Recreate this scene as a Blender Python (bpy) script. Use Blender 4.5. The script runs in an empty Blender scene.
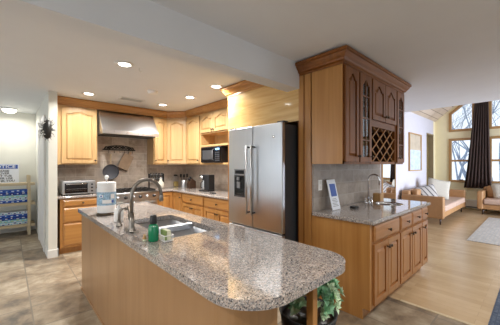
import bpy, bmesh, math, random
from mathutils import Vector, Matrix
S = bpy.context.scene
COL = S.collection
R = math.radians
random.seed(7)

# ------------------------------------------------------------------ camera
F_PX, CAM_H, YAW = 265.0, 1.41, 42.4
cam_d = bpy.data.cameras.new('camera'); cam = bpy.data.objects.new('camera', cam_d); COL.objects.link(cam)
cam_d.sensor_width = 36.0; cam_d.lens = F_PX / 500 * 36.0; cam_d.clip_start = 0.05; cam_d.clip_end = 200
cam_d.shift_y = 2.5 / 500
cam.location = (0, 0, CAM_H); cam.rotation_euler = (R(90), 0, R(-YAW))
S.camera = cam

# ------------------------------------------------------------------ world
w = bpy.data.worlds.new('world'); S.world = w; w.use_nodes = True
nt = w.node_tree; bg = nt.nodes['Background']
bg.inputs[0].default_value = (0.80, 0.90, 1.0, 1); bg.inputs[1].default_value = 0.95

# ------------------------------------------------------------------ exposure
vs = S.view_settings
vs.view_transform = 'Standard'; vs.look = 'None'; vs.exposure = 0.60; vs.gamma = 1.0; vs.use_curve_mapping = False
S.cycles.use_denoising = True
S.cycles.max_bounces = 8; S.cycles.diffuse_bounces = 5; S.cycles.glossy_bounces = 4
S.cycles.sample_clamp_indirect = 4.0; S.cycles.caustics_reflective = False; S.cycles.caustics_refractive = False

# ------------------------------------------------------------------ large area lights: daylight at the living-room window, added fill at invented windows
def area(name, loc, rot, sx, sy, power, color):
    l = bpy.data.lights.new(name, 'AREA'); l.shape = 'RECTANGLE'; l.size = sx; l.size_y = sy
    l.energy = power; l.color = color
    o = bpy.data.objects.new(name, l); COL.objects.link(o); o.location = loc; o.rotation_euler = rot
    return o
DAY = (0.74, 0.84, 1.0)
area('patio_fill', (0.0, -3.62, 1.25), (R(-90), 0, R(180)), 3.6, 2.0, 4, (0.94, 0.97, 1.0))  # fill through an unseen patio window, put in for brightness
dl = area('daylight_living', (8.2, -3.62, 1.35), (R(-90), 0, R(180)), 3.6, 2.2, 150, (0.80, 0.87, 1.0)); dl.data.spread = R(98)
area('hall_fill', (-3.12, 5.7, 1.35), (0, R(-90), 0), 2.0, 2.6, 14, (0.88, 0.94, 1.0))  # added to brighten the refrigerator and hood; its window is invented
area('west_fill', (-3.12, 1.5, 1.4), (0, R(-90), 0), 1.8, 3.4, 24, (1.0, 0.97, 0.93))  # fill from an unseen west window, put in for brightness

# ------------------------------------------------------------------ materials
MATS = {}
def new_mat(name):
    m = bpy.data.materials.new(name); m.use_nodes = True; MATS[name] = m
    return m, m.node_tree, m.node_tree.nodes['Principled BSDF']
def N(nt, t, **k):
    n = nt.nodes.new(t)
    for a, v in k.items(): setattr(n, a, v)
    return n
def mapping(nt, scale, coord='Object', rot=(0, 0, 0), loc=(0, 0, 0)):
    tc = N(nt, 'ShaderNodeTexCoord'); mp = N(nt, 'ShaderNodeMapping')
    mp.inputs['Scale'].default_value = scale; mp.inputs['Rotation'].default_value = rot; mp.inputs['Location'].default_value = loc
    nt.links.new(tc.outputs[coord], mp.inputs[0]); return mp
def ramp(nt, src, stops, interp='LINEAR'):
    r = N(nt, 'ShaderNodeValToRGB'); r.color_ramp.interpolation = interp
    e = r.color_ramp.elements
    while len(e) < len(stops): e.new(0.5)
    for i, (p, c) in enumerate(stops): e[i].position = p; e[i].color = (*c, 1)
    nt.links.new(src, r.inputs[0]); return r
def plain(name, col, rough=0.5, metal=0.0, noise=0.06, nscale=8.0, bump=0.0, coat=0.0, trans=0.0, spec=0.5):
    m, nt, b = new_mat(name)
    mp = mapping(nt, (nscale,) * 3); no = N(nt, 'ShaderNodeTexNoise'); no.inputs['Scale'].default_value = 1.0; no.inputs['Detail'].default_value = 5
    nt.links.new(mp.outputs[0], no.inputs[0])
    lo = tuple(c * (1 - noise) for c in col); hi = tuple(min(1, c * (1 + noise)) for c in col)
    r = ramp(nt, no.outputs[0], [(0.3, lo), (0.7, hi)])
    nt.links.new(r.outputs[0], b.inputs['Base Color'])
    b.inputs['Roughness'].default_value = rough; b.inputs['Metallic'].default_value = metal
    b.inputs['Coat Weight'].default_value = coat; b.inputs['Transmission Weight'].default_value = trans
    b.inputs['Specular IOR Level'].default_value = spec
    if bump:
        bp = N(nt, 'ShaderNodeBump'); bp.inputs['Strength'].default_value = bump; bp.inputs['Distance'].default_value = 0.01
        nt.links.new(no.outputs[0], bp.inputs['Height']); nt.links.new(bp.outputs[0], b.inputs['Normal'])
    return m
def wood(name, c0, c1, axis='z', rough=0.32, coat=0.22, fine=26.0, wav=1.0, crough=0.15):
    m, nt, b = new_mat(name)
    sc = {'x': (0.9, fine, fine), 'y': (fine, 0.9, fine), 'z': (fine, fine, 0.9)}[axis]
    mp = mapping(nt, sc); no = N(nt, 'ShaderNodeTexNoise'); no.inputs['Scale'].default_value = 1.0
    no.inputs['Detail'].default_value = 6; no.inputs['Distortion'].default_value = 0.6 * wav
    nt.links.new(mp.outputs[0], no.inputs[0])
    sc2 = {'x': (0.5, 3.5, 3.5), 'y': (3.5, 0.5, 3.5), 'z': (3.5, 3.5, 0.5)}[axis]
    mp2 = mapping(nt, sc2); n2 = N(nt, 'ShaderNodeTexNoise'); n2.inputs['Scale'].default_value = 1.0; n2.inputs['Detail'].default_value = 2
    n2.inputs['Distortion'].default_value = 1.2 * wav
    nt.links.new(mp2.outputs[0], n2.inputs[0])
    mx = N(nt, 'ShaderNodeMath', operation='ADD'); mh = N(nt, 'ShaderNodeMath', operation='MULTIPLY'); mh.inputs[1].default_value = 0.5
    nt.links.new(no.outputs[0], mx.inputs[0]); nt.links.new(n2.outputs[0], mx.inputs[1]); nt.links.new(mx.outputs[0], mh.inputs[0])
    r = ramp(nt, mh.outputs[0], [(0.34, c1), (0.62, c0)])
    nt.links.new(r.outputs[0], b.inputs['Base Color'])
    b.inputs['Roughness'].default_value = rough; b.inputs['Coat Weight'].default_value = coat; b.inputs['Coat Roughness'].default_value = crough
    return m
H0, H1 = (0.50, 0.250, 0.075), (0.37, 0.160, 0.042)       # honey oak
for ax in 'xyz': wood('honey_' + ax, H0, H1, ax)
M0, M1 = (0.58, 0.385, 0.185), (0.46, 0.28, 0.115)       # pale maple wall cabinets
for ax in 'xyz': wood('maple_' + ax, M0, M1, ax)
C0, C1 = (0.25, 0.085, 0.012), (0.13, 0.038, 0.005)       # honey wood with shade put into its colour: bar uppers and crown
for ax in 'xyz': wood('cherry_' + ax, C0, C1, ax, coat=.05, rough=.38); wood('amber_' + ax, (.44, .20, .065), (.31, .12, .033), ax)  # dark tone holds the shade; amber is the same wood where lit
wood('gloss_panel', (0.74, 0.50, 0.21), (0.58, 0.34, 0.11), 'y', rough=0.2, coat=1.0, fine=12, wav=3.5, crough=0.06)
wood('veneer', (0.42, 0.235, 0.105), (0.34, 0.175, 0.07), 'z', rough=0.36, coat=0.2, fine=14)
wood('pine', (0.60, 0.50, 0.34), (0.50, 0.40, 0.25), 'x', rough=0.6, coat=0)
wood('frame_oak', (0.50, 0.29, 0.11), (0.40, 0.21, 0.07), 'z', rough=0.4)
wood('dark_wood', (0.055, 0.028, 0.016), (0.03, 0.014, 0.008), 'z')
plain('wall_cream', (0.70, 0.70, 0.64), 0.9, noise=0.02)
plain('jamb_shade', (0.30, 0.235, 0.14), 0.7, noise=0.05)
plain('board_wood', (0.36, 0.26, 0.175), 0.6, noise=0.15, nscale=12)
plain('wall_yellow', (0.88, 0.80, 0.55), 0.9, noise=0.02)
plain('wall_white', (0.62, 0.61, 0.67), 0.9, noise=0.02)
plain('ceiling_white', (0.77, 0.795, 0.83), 0.65, noise=0.015, bump=0.03, nscale=3)
plain('white_trim', (0.74, 0.74, 0.72), 0.45, noise=0.02)
plain('white_plastic', (0.85, 0.85, 0.84), 0.4, noise=0.02)
plain('heater_white', (0.78, 0.77, 0.72), 0.5, noise=0.02)
plain('black_plastic', (0.012, 0.012, 0.014), 0.3, noise=0.1)
plain('black_iron', (0.012, 0.011, 0.010), 0.5, noise=0.2)
plain('black_gloss', (0.006, 0.006, 0.008), 0.08, noise=0.1)
plain('grey_plastic', (0.20, 0.205, 0.215), 0.4, noise=0.05)
plain('dark_grey', (0.045, 0.048, 0.055), 0.45, noise=0.05)
plain('pan_grey', (0.06, 0.065, 0.08), 0.45, noise=0.1)
plain('mirror', (0.92, 0.92, 0.92), 0.02, metal=1.0, noise=0.0)
plain('chrome', (0.75, 0.76, 0.78), 0.12, metal=1.0, noise=0.02)
plain('nickel', (0.25, 0.225, 0.20), 0.28, metal=1.0, noise=0.05)
plain('bronze', (0.10, 0.075, 0.055), 0.35, metal=1.0, noise=0.1)
plain('green_plastic', (0.0, 0.20, 0.085), 0.2, noise=0.1, coat=0.5)
plain('sponge_green', (0.22, 0.30, 0.10), 0.95, noise=0.2, nscale=60)
plain('sponge_cream', (0.70, 0.70, 0.52), 0.95, noise=0.1, nscale=60)
plain('paper', (0.86, 0.86, 0.86), 0.75, noise=0.03, nscale=40, bump=0.3)
plain('print_blue', (0.30, 0.46, 0.60), 0.4, noise=0.45, nscale=70)
plain('sign_white', (0.80, 0.84, 0.92), 0.5, noise=0.01)
plain('sign_blue', (0.045, 0.11, 0.42), 0.5, noise=0.02)
plain('ink', (0.03, 0.035, 0.05), 0.6, noise=0.02)
plain('sofa_leather', (0.44, 0.24, 0.105), 0.5, noise=0.10, nscale=6, bump=0.05)
plain('cushion_seat', (0.55, 0.40, 0.32), 0.6, noise=0.06, nscale=6)
plain('cushion_linen', (0.54, 0.51, 0.44), 0.95, noise=0.06, nscale=50, bump=0.1)
plain('curtain', (0.060, 0.036, 0.030), 0.85, noise=0.15, nscale=20)
plain('glass_clear', (0.9, 0.95, 0.95), 0.05, trans=1.0, noise=0)
plain('amber', (0.72, 0.50, 0.16), 0.4, noise=0.1)
plain('leaf', (0.26, 0.50, 0.30), 0.6, noise=0.35, nscale=14)
plain('leaf_pale', (0.58, 0.72, 0.50), 0.6, noise=0.3, nscale=14)
plain('pot_dark', (0.03, 0.03, 0.032), 0.5, noise=0.1)
plain('flower_white', (0.65, 0.65, 0.66), 0.7, noise=0.1)
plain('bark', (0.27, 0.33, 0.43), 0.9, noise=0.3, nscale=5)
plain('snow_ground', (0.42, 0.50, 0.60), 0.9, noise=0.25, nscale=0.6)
plain('detector', (0.80, 0.80, 0.79), 0.5, noise=0.01)
plain('vent', (0.50, 0.50, 0.48), 0.5, noise=0.02)
for nm, c in (('towel_navy', (0.02, 0.035, 0.25)), ('towel_blue', (0.05, 0.15, 0.55)), ('towel_aqua', (0.30, 0.62, 0.70)),
              ('towel_white', (0.72, 0.78, 0.84)), ('towel_lime', (0.52, 0.62, 0.30))):
    plain(nm, c, 0.95, noise=0.12, nscale=90)

def steel(name, base, rough, axis):
    m, nt, b = new_mat(name)
    sc = {'x': (1.5, 160, 160), 'y': (160, 1.5, 160), 'z': (160, 160, 1.5)}[axis]
    mp = mapping(nt, sc); no = N(nt, 'ShaderNodeTexNoise'); no.inputs['Scale'].default_value = 1.0; no.inputs['Detail'].default_value = 3
    nt.links.new(mp.outputs[0], no.inputs[0])
    r = ramp(nt, no.outputs[0], [(0.3, tuple(c * 0.93 for c in base)), (0.7, base)])
    nt.links.new(r.outputs[0], b.inputs['Base Color'])
    mr = N(nt, 'ShaderNodeMapRange'); mr.inputs['To Min'].default_value = rough - 0.05; mr.inputs['To Max'].default_value = rough + 0.08
    nt.links.new(no.outputs[0], mr.inputs[0]); nt.links.new(mr.outputs[0], b.inputs['Roughness'])
    b.inputs['Metallic'].default_value = 1.0
    return m
steel('steel', (0.60, 0.62, 0.65), 0.30, 'z'); steel('steel_x', (0.78, 0.80, 0.84), 0.28, 'z'); steel('steel_sink', (0.52, 0.54, 0.58), 0.36, 'x')

def granite(name):
    m, nt, b = new_mat(name)
    mp = mapping(nt, (1, 1, 1))
    v = N(nt, 'ShaderNodeTexVoronoi'); v.inputs['Scale'].default_value = 200
    no = N(nt, 'ShaderNodeTexNoise'); no.inputs['Scale'].default_value = 30; no.inputs['Detail'].default_value = 3
    for t in (v, no): nt.links.new(mp.outputs[0], t.inputs['Vector'])
    sep = N(nt, 'ShaderNodeSeparateColor'); nt.links.new(v.outputs['Color'], sep.inputs[0])
    a = N(nt, 'ShaderNodeMath', operation='MULTIPLY_ADD'); a.inputs[1].default_value = 0.75
    nt.links.new(sep.outputs[0], a.inputs[0])
    s = N(nt, 'ShaderNodeMath', operation='MULTIPLY'); s.inputs[1].default_value = 0.3
    nt.links.new(no.outputs[0], s.inputs[0]); nt.links.new(s.outputs[0], a.inputs[2])
    r = ramp(nt, a.outputs[0], [(0.0, (0.06, 0.056, 0.06)), (0.20, (0.18, 0.17, 0.17)), (0.36, (0.32, 0.285, 0.265)),
                                (0.55, (0.45, 0.37, 0.32)), (0.72, (0.40, 0.37, 0.35)), (0.84, (0.62, 0.56, 0.51))], 'CONSTANT')
    nt.links.new(r.outputs[0], b.inputs['Base Color'])
    b.inputs['Roughness'].default_value = 0.08; b.inputs['Coat Weight'].default_value = 0.3; b.inputs['Coat Roughness'].default_value = 0.04
granite('granite')

def tiles(name, cols, mortar, size, rot=(0, 0, 0), loc=(0, 0, 0), rough=0.4, gap=0.006, offset=0.0, nsc=4.0, ratio=1.0, bump=0.25):
    m, nt, b = new_mat(name)
    mp = mapping(nt, (1, 1, 1), rot=rot, loc=loc)
    br = N(nt, 'ShaderNodeTexBrick'); br.offset = offset; br.squash = 1.0
    br.inputs['Scale'].default_value = 1.0; br.inputs['Mortar Size'].default_value = gap; br.inputs['Mortar Smooth'].default_value = 0.2
    br.inputs['Brick Width'].default_value = size * ratio; br.inputs['Row Height'].default_value = size
    br.inputs['Color1'].default_value = (0, 0, 0, 1); br.inputs['Color2'].default_value = (1, 1, 1, 1); br.inputs['Mortar'].default_value = (0.5, 0.5, 0.5, 1)
    nt.links.new(mp.outputs[0], br.inputs[0])
    no = N(nt, 'ShaderNodeTexNoise'); no.inputs['Scale'].default_value = nsc; no.inputs['Detail'].default_value = 8; no.inputs['Roughness'].default_value = 0.65
    no.inputs['Distortion'].default_value = 0.25
    nt.links.new(mp.outputs[0], no.inputs[0])
    a = N(nt, 'ShaderNodeMath', operation='MULTIPLY_ADD'); a.inputs[1].default_value = 0.27
    nt.links.new(br.outputs['Color'], a.inputs[0]); nt.links.new(no.outputs[0], a.inputs[2])
    n = len(cols); r = ramp(nt, a.outputs[0], [(0.36 + 0.48 * i / (n - 1), c) for i, c in enumerate(cols)])
    mx = N(nt, 'ShaderNodeMix', data_type='RGBA'); mx.inputs[7].default_value = (*mortar, 1)
    nt.links.new(br.outputs['Fac'], mx.inputs[0]); nt.links.new(r.outputs[0], mx.inputs[6]); nt.links.new(mx.outputs[2], b.inputs['Base Color'])
    b.inputs['Roughness'].default_value = rough
    bp = N(nt, 'ShaderNodeBump'); bp.inputs['Strength'].default_value = bump; bp.inputs['Distance'].default_value = 0.004; bp.invert = True
    nt.links.new(br.outputs['Fac'], bp.inputs['Height']); nt.links.new(bp.outputs[0], b.inputs['Normal'])
tiles('slate', [(0.085, 0.07, 0.055), (0.22, 0.165, 0.11), (0.33, 0.265, 0.185), (0.47, 0.40, 0.30)], (0.20, 0.165, 0.125), 0.46, loc=(-0.17, -3.41 + 0.46 * 8, 0), rough=0.38, nsc=5.0, gap=0.007)
tiles('planks', [(0.45, 0.315, 0.175), (0.53, 0.385, 0.225), (0.60, 0.45, 0.28)], (0.36, 0.26, 0.15), 0.09, rot=(0, 0, R(90)), rough=0.24, gap=0.0012, offset=0.4, nsc=1.6, ratio=11, bump=0.05)
tiles('roof_planks', [(0.50, 0.39, 0.29), (0.60, 0.49, 0.38), (0.68, 0.57, 0.46)], (0.14, 0.09, 0.05), 0.14, rough=0.5, gap=0.006, offset=0.4, nsc=2, ratio=20)
BS = [(0.32, 0.26, 0.205), (0.47, 0.40, 0.335), (0.60, 0.52, 0.45)]
tiles('splash_xz', BS, (0.66, 0.60, 0.52), 0.15, rot=(R(90), 0, 0), loc=(0, 0, 0), rough=0.35, gap=0.003, offset=0.5, nsc=9, ratio=2)
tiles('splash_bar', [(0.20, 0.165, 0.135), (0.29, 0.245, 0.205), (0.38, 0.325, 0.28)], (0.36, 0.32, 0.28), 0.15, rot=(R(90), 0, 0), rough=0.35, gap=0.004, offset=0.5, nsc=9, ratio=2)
tiles('splash_yz', BS, (0.66, 0.60, 0.52), 0.15, rot=(R(90), 0, R(90)), loc=(0, 0, 0), rough=0.35, gap=0.003, offset=0.5, nsc=9, ratio=2)
tiles('rug_grey', [(0.37, 0.35, 0.32), (0.49, 0.46, 0.42), (0.60, 0.57, 0.52)], (0.40, 0.42, 0.44), 0.05, rough=0.98, gap=0.004, nsc=22, bump=0.1)
tiles('rug_blue', [(0.035, 0.055, 0.10), (0.08, 0.11, 0.17), (0.17, 0.20, 0.25)], (0.06, 0.08, 0.12), 0.03, rough=0.98, gap=0.004, nsc=30, bump=0.1)
tiles('art_sand', [(0.45, 0.38, 0.28), (0.55, 0.47, 0.36), (0.63, 0.55, 0.43)], (0.5, 0.42, 0.32), 3, rough=0.6, nsc=6)
tiles('art_water', [(0.42, 0.53, 0.68), (0.60, 0.69, 0.80), (0.80, 0.84, 0.90)], (0.7, 0.75, 0.8), 3, rough=0.6, nsc=9)

m, nt_, b_ = new_mat('cushion_stripe')
mp_ = mapping(nt_, (1, 1, 1), rot=(0, R(20), 0)); wv = N(nt_, 'ShaderNodeTexWave'); wv.inputs['Scale'].default_value = 3.2; wv.inputs['Distortion'].default_value = 0.3
nt_.links.new(mp_.outputs[0], wv.inputs[0]); rr_ = ramp(nt_, wv.outputs[0], [(0.0, (0.56, 0.54, 0.52)), (0.80, (0.56, 0.54, 0.52)), (0.86, (0.10, 0.095, 0.10)), (1.0, (0.10, 0.095, 0.10))])
nt_.links.new(rr_.outputs[0], b_.inputs['Base Color']); b_.inputs['Roughness'].default_value = 0.95
def pane_mat(name, refl=0.06, tint=(1, 1, 1)):
    m = bpy.data.materials.new(name); m.use_nodes = True; MATS[name] = m; nt = m.node_tree; nt.nodes.clear()
    o = N(nt, 'ShaderNodeOutputMaterial'); t = N(nt, 'ShaderNodeBsdfTransparent'); t.inputs[0].default_value = (*tint, 1)
    g = N(nt, 'ShaderNodeBsdfGlossy'); g.inputs['Roughness'].default_value = 0.02
    x = N(nt, 'ShaderNodeMixShader'); x.inputs[0].default_value = refl
    nt.links.new(t.outputs[0], x.inputs[1]); nt.links.new(g.outputs[0], x.inputs[2]); nt.links.new(x.outputs[0], o.inputs[0])
pane_mat('pane'); pane_mat('door_pane', 0.16, (0.8, 0.85, 0.85)); pane_mat('wrap', 0.12, (0.9, 0.93, 0.95))
def emit(name, col, st):
    m = bpy.data.materials.new(name); m.use_nodes = True; MATS[name] = m; b = m.node_tree.nodes['Principled BSDF']
    b.inputs['Base Color'].default_value = (*col, 1); b.inputs['Emission Color'].default_value = (*col, 1); b.inputs['Emission Strength'].default_value = st
emit('lens', (1.0, 0.97, 0.90), 9.0); emit('dome', (1.0, 0.93, 0.78), 3.0); emit('led_blue', (0.25, 0.5, 0.9), 0.15)

# ------------------------------------------------------------------ mesh helpers
def B(): return bmesh.new()
def box(bm, x0, x1, y0, y1, z0, z1, bev=0.0, seg=2):
    r = bmesh.ops.create_cube(bm, size=1.0)
    vsx = r['verts']
    for v in vsx: v.co = Vector((x0 + (v.co.x + .5) * (x1 - x0), y0 + (v.co.y + .5) * (y1 - y0), z0 + (v.co.z + .5) * (z1 - z0)))
    if bev:
        es = list({e for v in vsx for e in v.link_edges})
        bmesh.ops.bevel(bm, geom=es, offset=min(bev, 0.49 * min(abs(x1 - x0), abs(y1 - y0), abs(z1 - z0))), segments=seg, affect='EDGES', profile=0.5)
    return bm
def prism(bm, pts, z0, z1, hole=None):
    """extrude an XY outline from z0 to z1, optionally with holes"""
    loops = [pts] + (hole or [])
    es = []
    for lp in loops:
        vs_ = [bm.verts.new((p[0], p[1], z0)) for p in lp]
        es += [bm.edges.new((vs_[i], vs_[(i + 1) % len(vs_)])) for i in range(len(vs_))]
    r = bmesh.ops.triangle_fill(bm, use_beauty=True, use_dissolve=False, edges=es)
    fs = [g for g in r['geom'] if isinstance(g, bmesh.types.BMFace)]
    e = bmesh.ops.extrude_face_region(bm, geom=fs)
    for v in e['geom']:
        if isinstance(v, bmesh.types.BMVert): v.co.z = z1
    bmesh.ops.recalc_face_normals(bm, faces=bm.faces)
    return bm
def lathe(bm, prof, c=(0, 0, 0), n=28, M=None):
    """prof: [(r,z)...]"""
    rows = []
    for r, z in prof:
        if r < 1e-5: rows.append([bm.verts.new((c[0], c[1], c[2] + z))])
        else: rows.append([bm.verts.new((c[0] + r * math.cos(2 * math.pi * i / n), c[1] + r * math.sin(2 * math.pi * i / n), c[2] + z)) for i in range(n)])
    nf = []
    for a, b in zip(rows, rows[1:]):
        for i in range(n):
            j = (i + 1) % n
            if len(a) == 1 and len(b) == 1: continue
            if len(a) == 1: nf.append(bm.faces.new((a[0], b[i], b[j])))
            elif len(b) == 1: nf.append(bm.faces.new((a[i], a[j], b[0])))
            else: nf.append(bm.faces.new((a[i], a[j], b[j], b[i])))
    for f in nf: f.smooth = True
    if M is not None:
        bmesh.ops.transform(bm, matrix=M, verts=[v for r_ in rows for v in r_])
    return bm
def tube(bm, pts, rad, n=10, closed=False):
    pts = [Vector(p) for p in pts]; rings = []
    m = len(pts); up = None
    for i, p in enumerate(pts):
        if closed: t = pts[(i + 1) % m] - pts[i - 1]
        else: t = pts[min(i + 1, m - 1)] - pts[max(i - 1, 0)]
        t.normalize()
        if up is None:
            up = Vector((0, 0, 1)) if abs(t.z) < 0.9 else Vector((1, 0, 0))
        s = t.cross(up)
        if s.length < 1e-4: s = t.cross(Vector((0, 1, 0)))
        s.normalize(); u = s.cross(t).normalized(); up = u
        r = rad[i] if isinstance(rad, (list, tuple)) else rad
        rings.append([bm.verts.new(p + r * (math.cos(2 * math.pi * k / n) * s + math.sin(2 * math.pi * k / n) * u)) for k in range(n)])
    prs = list(zip(rings, rings[1:])) + ([(rings[-1], rings[0])] if closed else [])
    for a, b in prs:
        for k in range(n):
            f = bm.faces.new((a[k], a[(k + 1) % n], b[(k + 1) % n], b[k])); f.smooth = True
    if not closed:
        bm.faces.new(rings[0][::-1]); bm.faces.new(rings[-1])
    return bm
def sweep(bm, path, prof, closed_ends=True):
    """sweep profile [(out,z)] along an XY path; 'out' is to the right of travel, mitred"""
    P = [Vector((p[0], p[1])) for p in path]; rows = []
    for i, p in enumerate(P):
        def nrm(a, b):
            d = (b - a).normalized(); return Vector((d.y, -d.x))
        if i == 0: m = nrm(P[0], P[1])
        elif i == len(P) - 1: m = nrm(P[-2], P[-1])
        else:
            a, b = nrm(P[i - 1], P[i]), nrm(P[i], P[i + 1]); m = (a + b); m = m / (1 + a.dot(b))
        rows.append([bm.verts.new((p.x + m.x * o, p.y + m.y * o, z)) for o, z in prof])
    k = len(prof)
    for a, b in zip(rows, rows[1:]):
        for j in range(k): bm.faces.new((a[j], a[(j + 1) % k], b[(j + 1) % k], b[j]))
    if closed_ends: bm.faces.new(rows[0]); bm.faces.new(rows[-1][::-1])
    bmesh.ops.recalc_face_normals(bm, faces=bm.faces)
    return bm
def obj(name, bm, m, parent=None, bevel=0.0, smooth=False, loc=None, rotz=0):
    bmesh.ops.recalc_face_normals(bm, faces=bm.faces)
    me = bpy.data.meshes.new(name); bm.to_mesh(me); bm.free()
    if smooth:
        for p in me.polygons: p.use_smooth = True
    me.materials.append(MATS[m])
    o = bpy.data.objects.new(name, me); COL.objects.link(o)
    if parent is not None: o.parent = parent
    if loc is not None: o.location = loc
    if rotz: o.rotation_euler[2] = rotz
    if bevel:
        md = o.modifiers.new('bevel', 'BEVEL'); md.width = bevel; md.segments = 2; md.limit_method = 'ANGLE'; md.angle_limit = R(50)
    return o
def thing(name, label, cat, loc=(0, 0, 0), rotz=0, group=None):
    o = bpy.data.objects.new(name, None); COL.objects.link(o); o.empty_display_size = 0.1
    o.location = loc; o.rotation_euler = (0, 0, rotz); o['label'] = label; o['category'] = cat
    if group: o['group'] = group
    return o
def tag(o, label, cat, group=None):
    o['label'] = label; o['category'] = cat
    if group: o['group'] = group
    return o
def struct(name, bm, m, parent=None, bevel=0, **k):
    o = obj(name, bm, m, parent, bevel, **k)
    if parent is None: o['kind'] = 'structure'
    return o
def dup(root, loc, rotz=None, label=None, group=None):
    r = root.copy(); COL.objects.link(r); r.location = loc
    if rotz is not None: r.rotation_euler = (0, 0, rotz)
    if label: r['label'] = label
    if group: r['group'] = group
    for ch in list(root.children):
        c = ch.copy(); COL.objects.link(c); c.parent = r
        for g in list(ch.children):
            d = g.copy(); COL.objects.link(d); d.parent = c
    return r
def text_mesh(name, s, size, m, parent, M, xs=1.0, extrude=0.0008, spacing=1.0, offset=0.0):
    cu = bpy.data.curves.new(name, 'FONT'); cu.body = s; cu.size = size; cu.align_x = 'CENTER'; cu.align_y = 'CENTER'
    cu.extrude = extrude; cu.space_line = spacing; cu.offset = offset
    t = bpy.data.objects.new(name + '_curve', cu)
    COL.objects.link(t); dg = bpy.context.evaluated_depsgraph_get()
    me = bpy.data.meshes.new_from_object(t.evaluated_get(dg))
    bpy.data.objects.remove(t); bpy.data.curves.remove(cu)
    me.materials.clear(); me.materials.append(MATS[m])
    me.transform(M @ Matrix.Diagonal((xs, 1, 1, 1)))
    me.name = name
    o = bpy.data.objects.new(name, me); COL.objects.link(o); o.parent = parent
    return o

# ================================================================== THE SETTING
CZ = 2.53
bm = B(); box(bm, -3, 3.01, -3.5, 7.5, -0.1, 0); box(bm, 3.01, 4.17, 1.7, 7.5, -0.1, 0); struct('floor', bm, 'slate')
bm = B(); box(bm, 3.01, 11.15, -3.5, 1.7, -0.1, 0); box(bm, 4.17, 11.15, 1.7, 4.0, -0.1, 0); struct('floor', bm, 'planks')
bm = B(); box(bm, -3, 6.25, -3.5, 7.5, CZ, CZ + 0.1); struct('ceiling', bm, 'ceiling_white')
# vaulted plank ceiling over the living room
RY, RZ, TY, TZ = -0.52, 5.45, 2.47, 2.91
bm = B()
for (ya, za, yb, zb) in ((TY + 0.15, TZ - 0.125, RY, RZ), (RY, RZ, -3.6, 2.88)):
    vv = [bm.verts.new(p) for p in ((6.25, ya, za), (11.15, ya, za), (11.15, yb, zb), (6.25, yb, zb), (6.25, ya, za + .12), (11.15, ya, za + .12), (11.15, yb, zb + .12), (6.25, yb, zb + .12))]
    for f in ((0, 1, 2, 3), (4, 5, 6, 7), (0, 1, 5, 4), (1, 2, 6, 5), (2, 3, 7, 6), (3, 0, 4, 7)): bm.faces.new([vv[i] for i in f])
struct('ceiling', bm, 'roof_planks')
bm = B()                                                     # wall closing the vault above the flat ceiling
def yzprism(bm, pts, x0, x1):
    vs_ = [bm.verts.new((x0, y, z)) for y, z in pts]; ws = [bm.verts.new((x1, y, z)) for y, z in pts]; n = len(pts)
    bm.faces.new(vs_); bm.faces.new(ws[::-1])
    for i in range(n): bm.faces.new((vs_[i], vs_[(i + 1) % n], ws[(i + 1) % n], ws[i]))
yzprism(bm, [(TY, CZ + .1), (TY, TZ), (RY, RZ), (-3.5, 2.96), (-3.5, CZ + .1)], 6.15, 6.25)
struct('wall_gable', bm, 'wall_white')
# beam
struct('trim_1', box(B(), -3, 2.37, 1.79, 1.965, 2.25, CZ), 'ceiling_white')
# walls
struct('wall_back', box(B(), 0.56, 3.2, 5.64, 5.76, 0, CZ), 'wall_cream')
struct('wall_fridge', box(B(), 3.10, 3.22, 1.72, 5.64, 0, CZ), 'wall_cream')
struct('wall_peninsula', box(B(), 2.40, 4.17, 1.64, 1.72, 0, CZ), 'wall_white')
struct('wall_return', box(B(), 4.07, 4.17, 1.72, 2.47, 0, CZ), 'wall_white')
bm = B(); box(bm, 4.07, 9.95, 2.47, 2.59, 0, 2.91); box(bm, 9.95, 10.75, 2.47, 2.59, 2.45, 2.91); 
struct('trim_3', box(box(box(B(), 10.70, 10.75, 2.46, 2.60, 0, 2.45), 9.95, 9.99, 2.46, 2.60, 0, 2.45), 9.95, 10.75, 2.46, 2.60, 2.41, 2.45), 'jamb_shade')  # added casing; its brown stands for the shade in the passage
struct('wall_corner', box(B(), 10.75, 11.0, 2.47, 2.59, 0, 2.91), 'wall_yellow')
struct('wall_picture', bm, 'wall_white')
bm = B(); box(bm, 9.85, 9.95, 2.59, 3.9, 0, 2.6); box(bm, 10.75, 10.9, 2.59, 3.9, 0, 2.6); box(bm, 9.85, 10.9, 3.8, 3.9, 0, 2.6); box(bm, 9.85, 10.9, 2.59, 3.9, 2.55, 2.65)
struct('wall_passage', bm, 'wall_yellow')
struct('wall_hall', box(B(), -3, 0.56, 7.5, 7.6, 0, CZ), 'wall_cream')
bm = B(); box(bm, 0.45, 0.56, 5.0, 7.5, 0, CZ); struct('wall_hall_side', bm, 'wall_cream')
bm = B(); box(bm, 0.436, 0.45, 4.99, 5.40, 0, 0.12); box(bm, 0.436, 0.575, 4.985, 5.0, 0, 0.12); box(bm, .56, .575, 4.985, 5.04, 0, .12); struct('baseboard_hall', bm, 'white_trim', bevel=0.003)
bm = B(); box(bm, -3, 0.45, 7.485, 7.5, 0, 0.1); struct('baseboard_hall_back', bm, 'white_trim')
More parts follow.
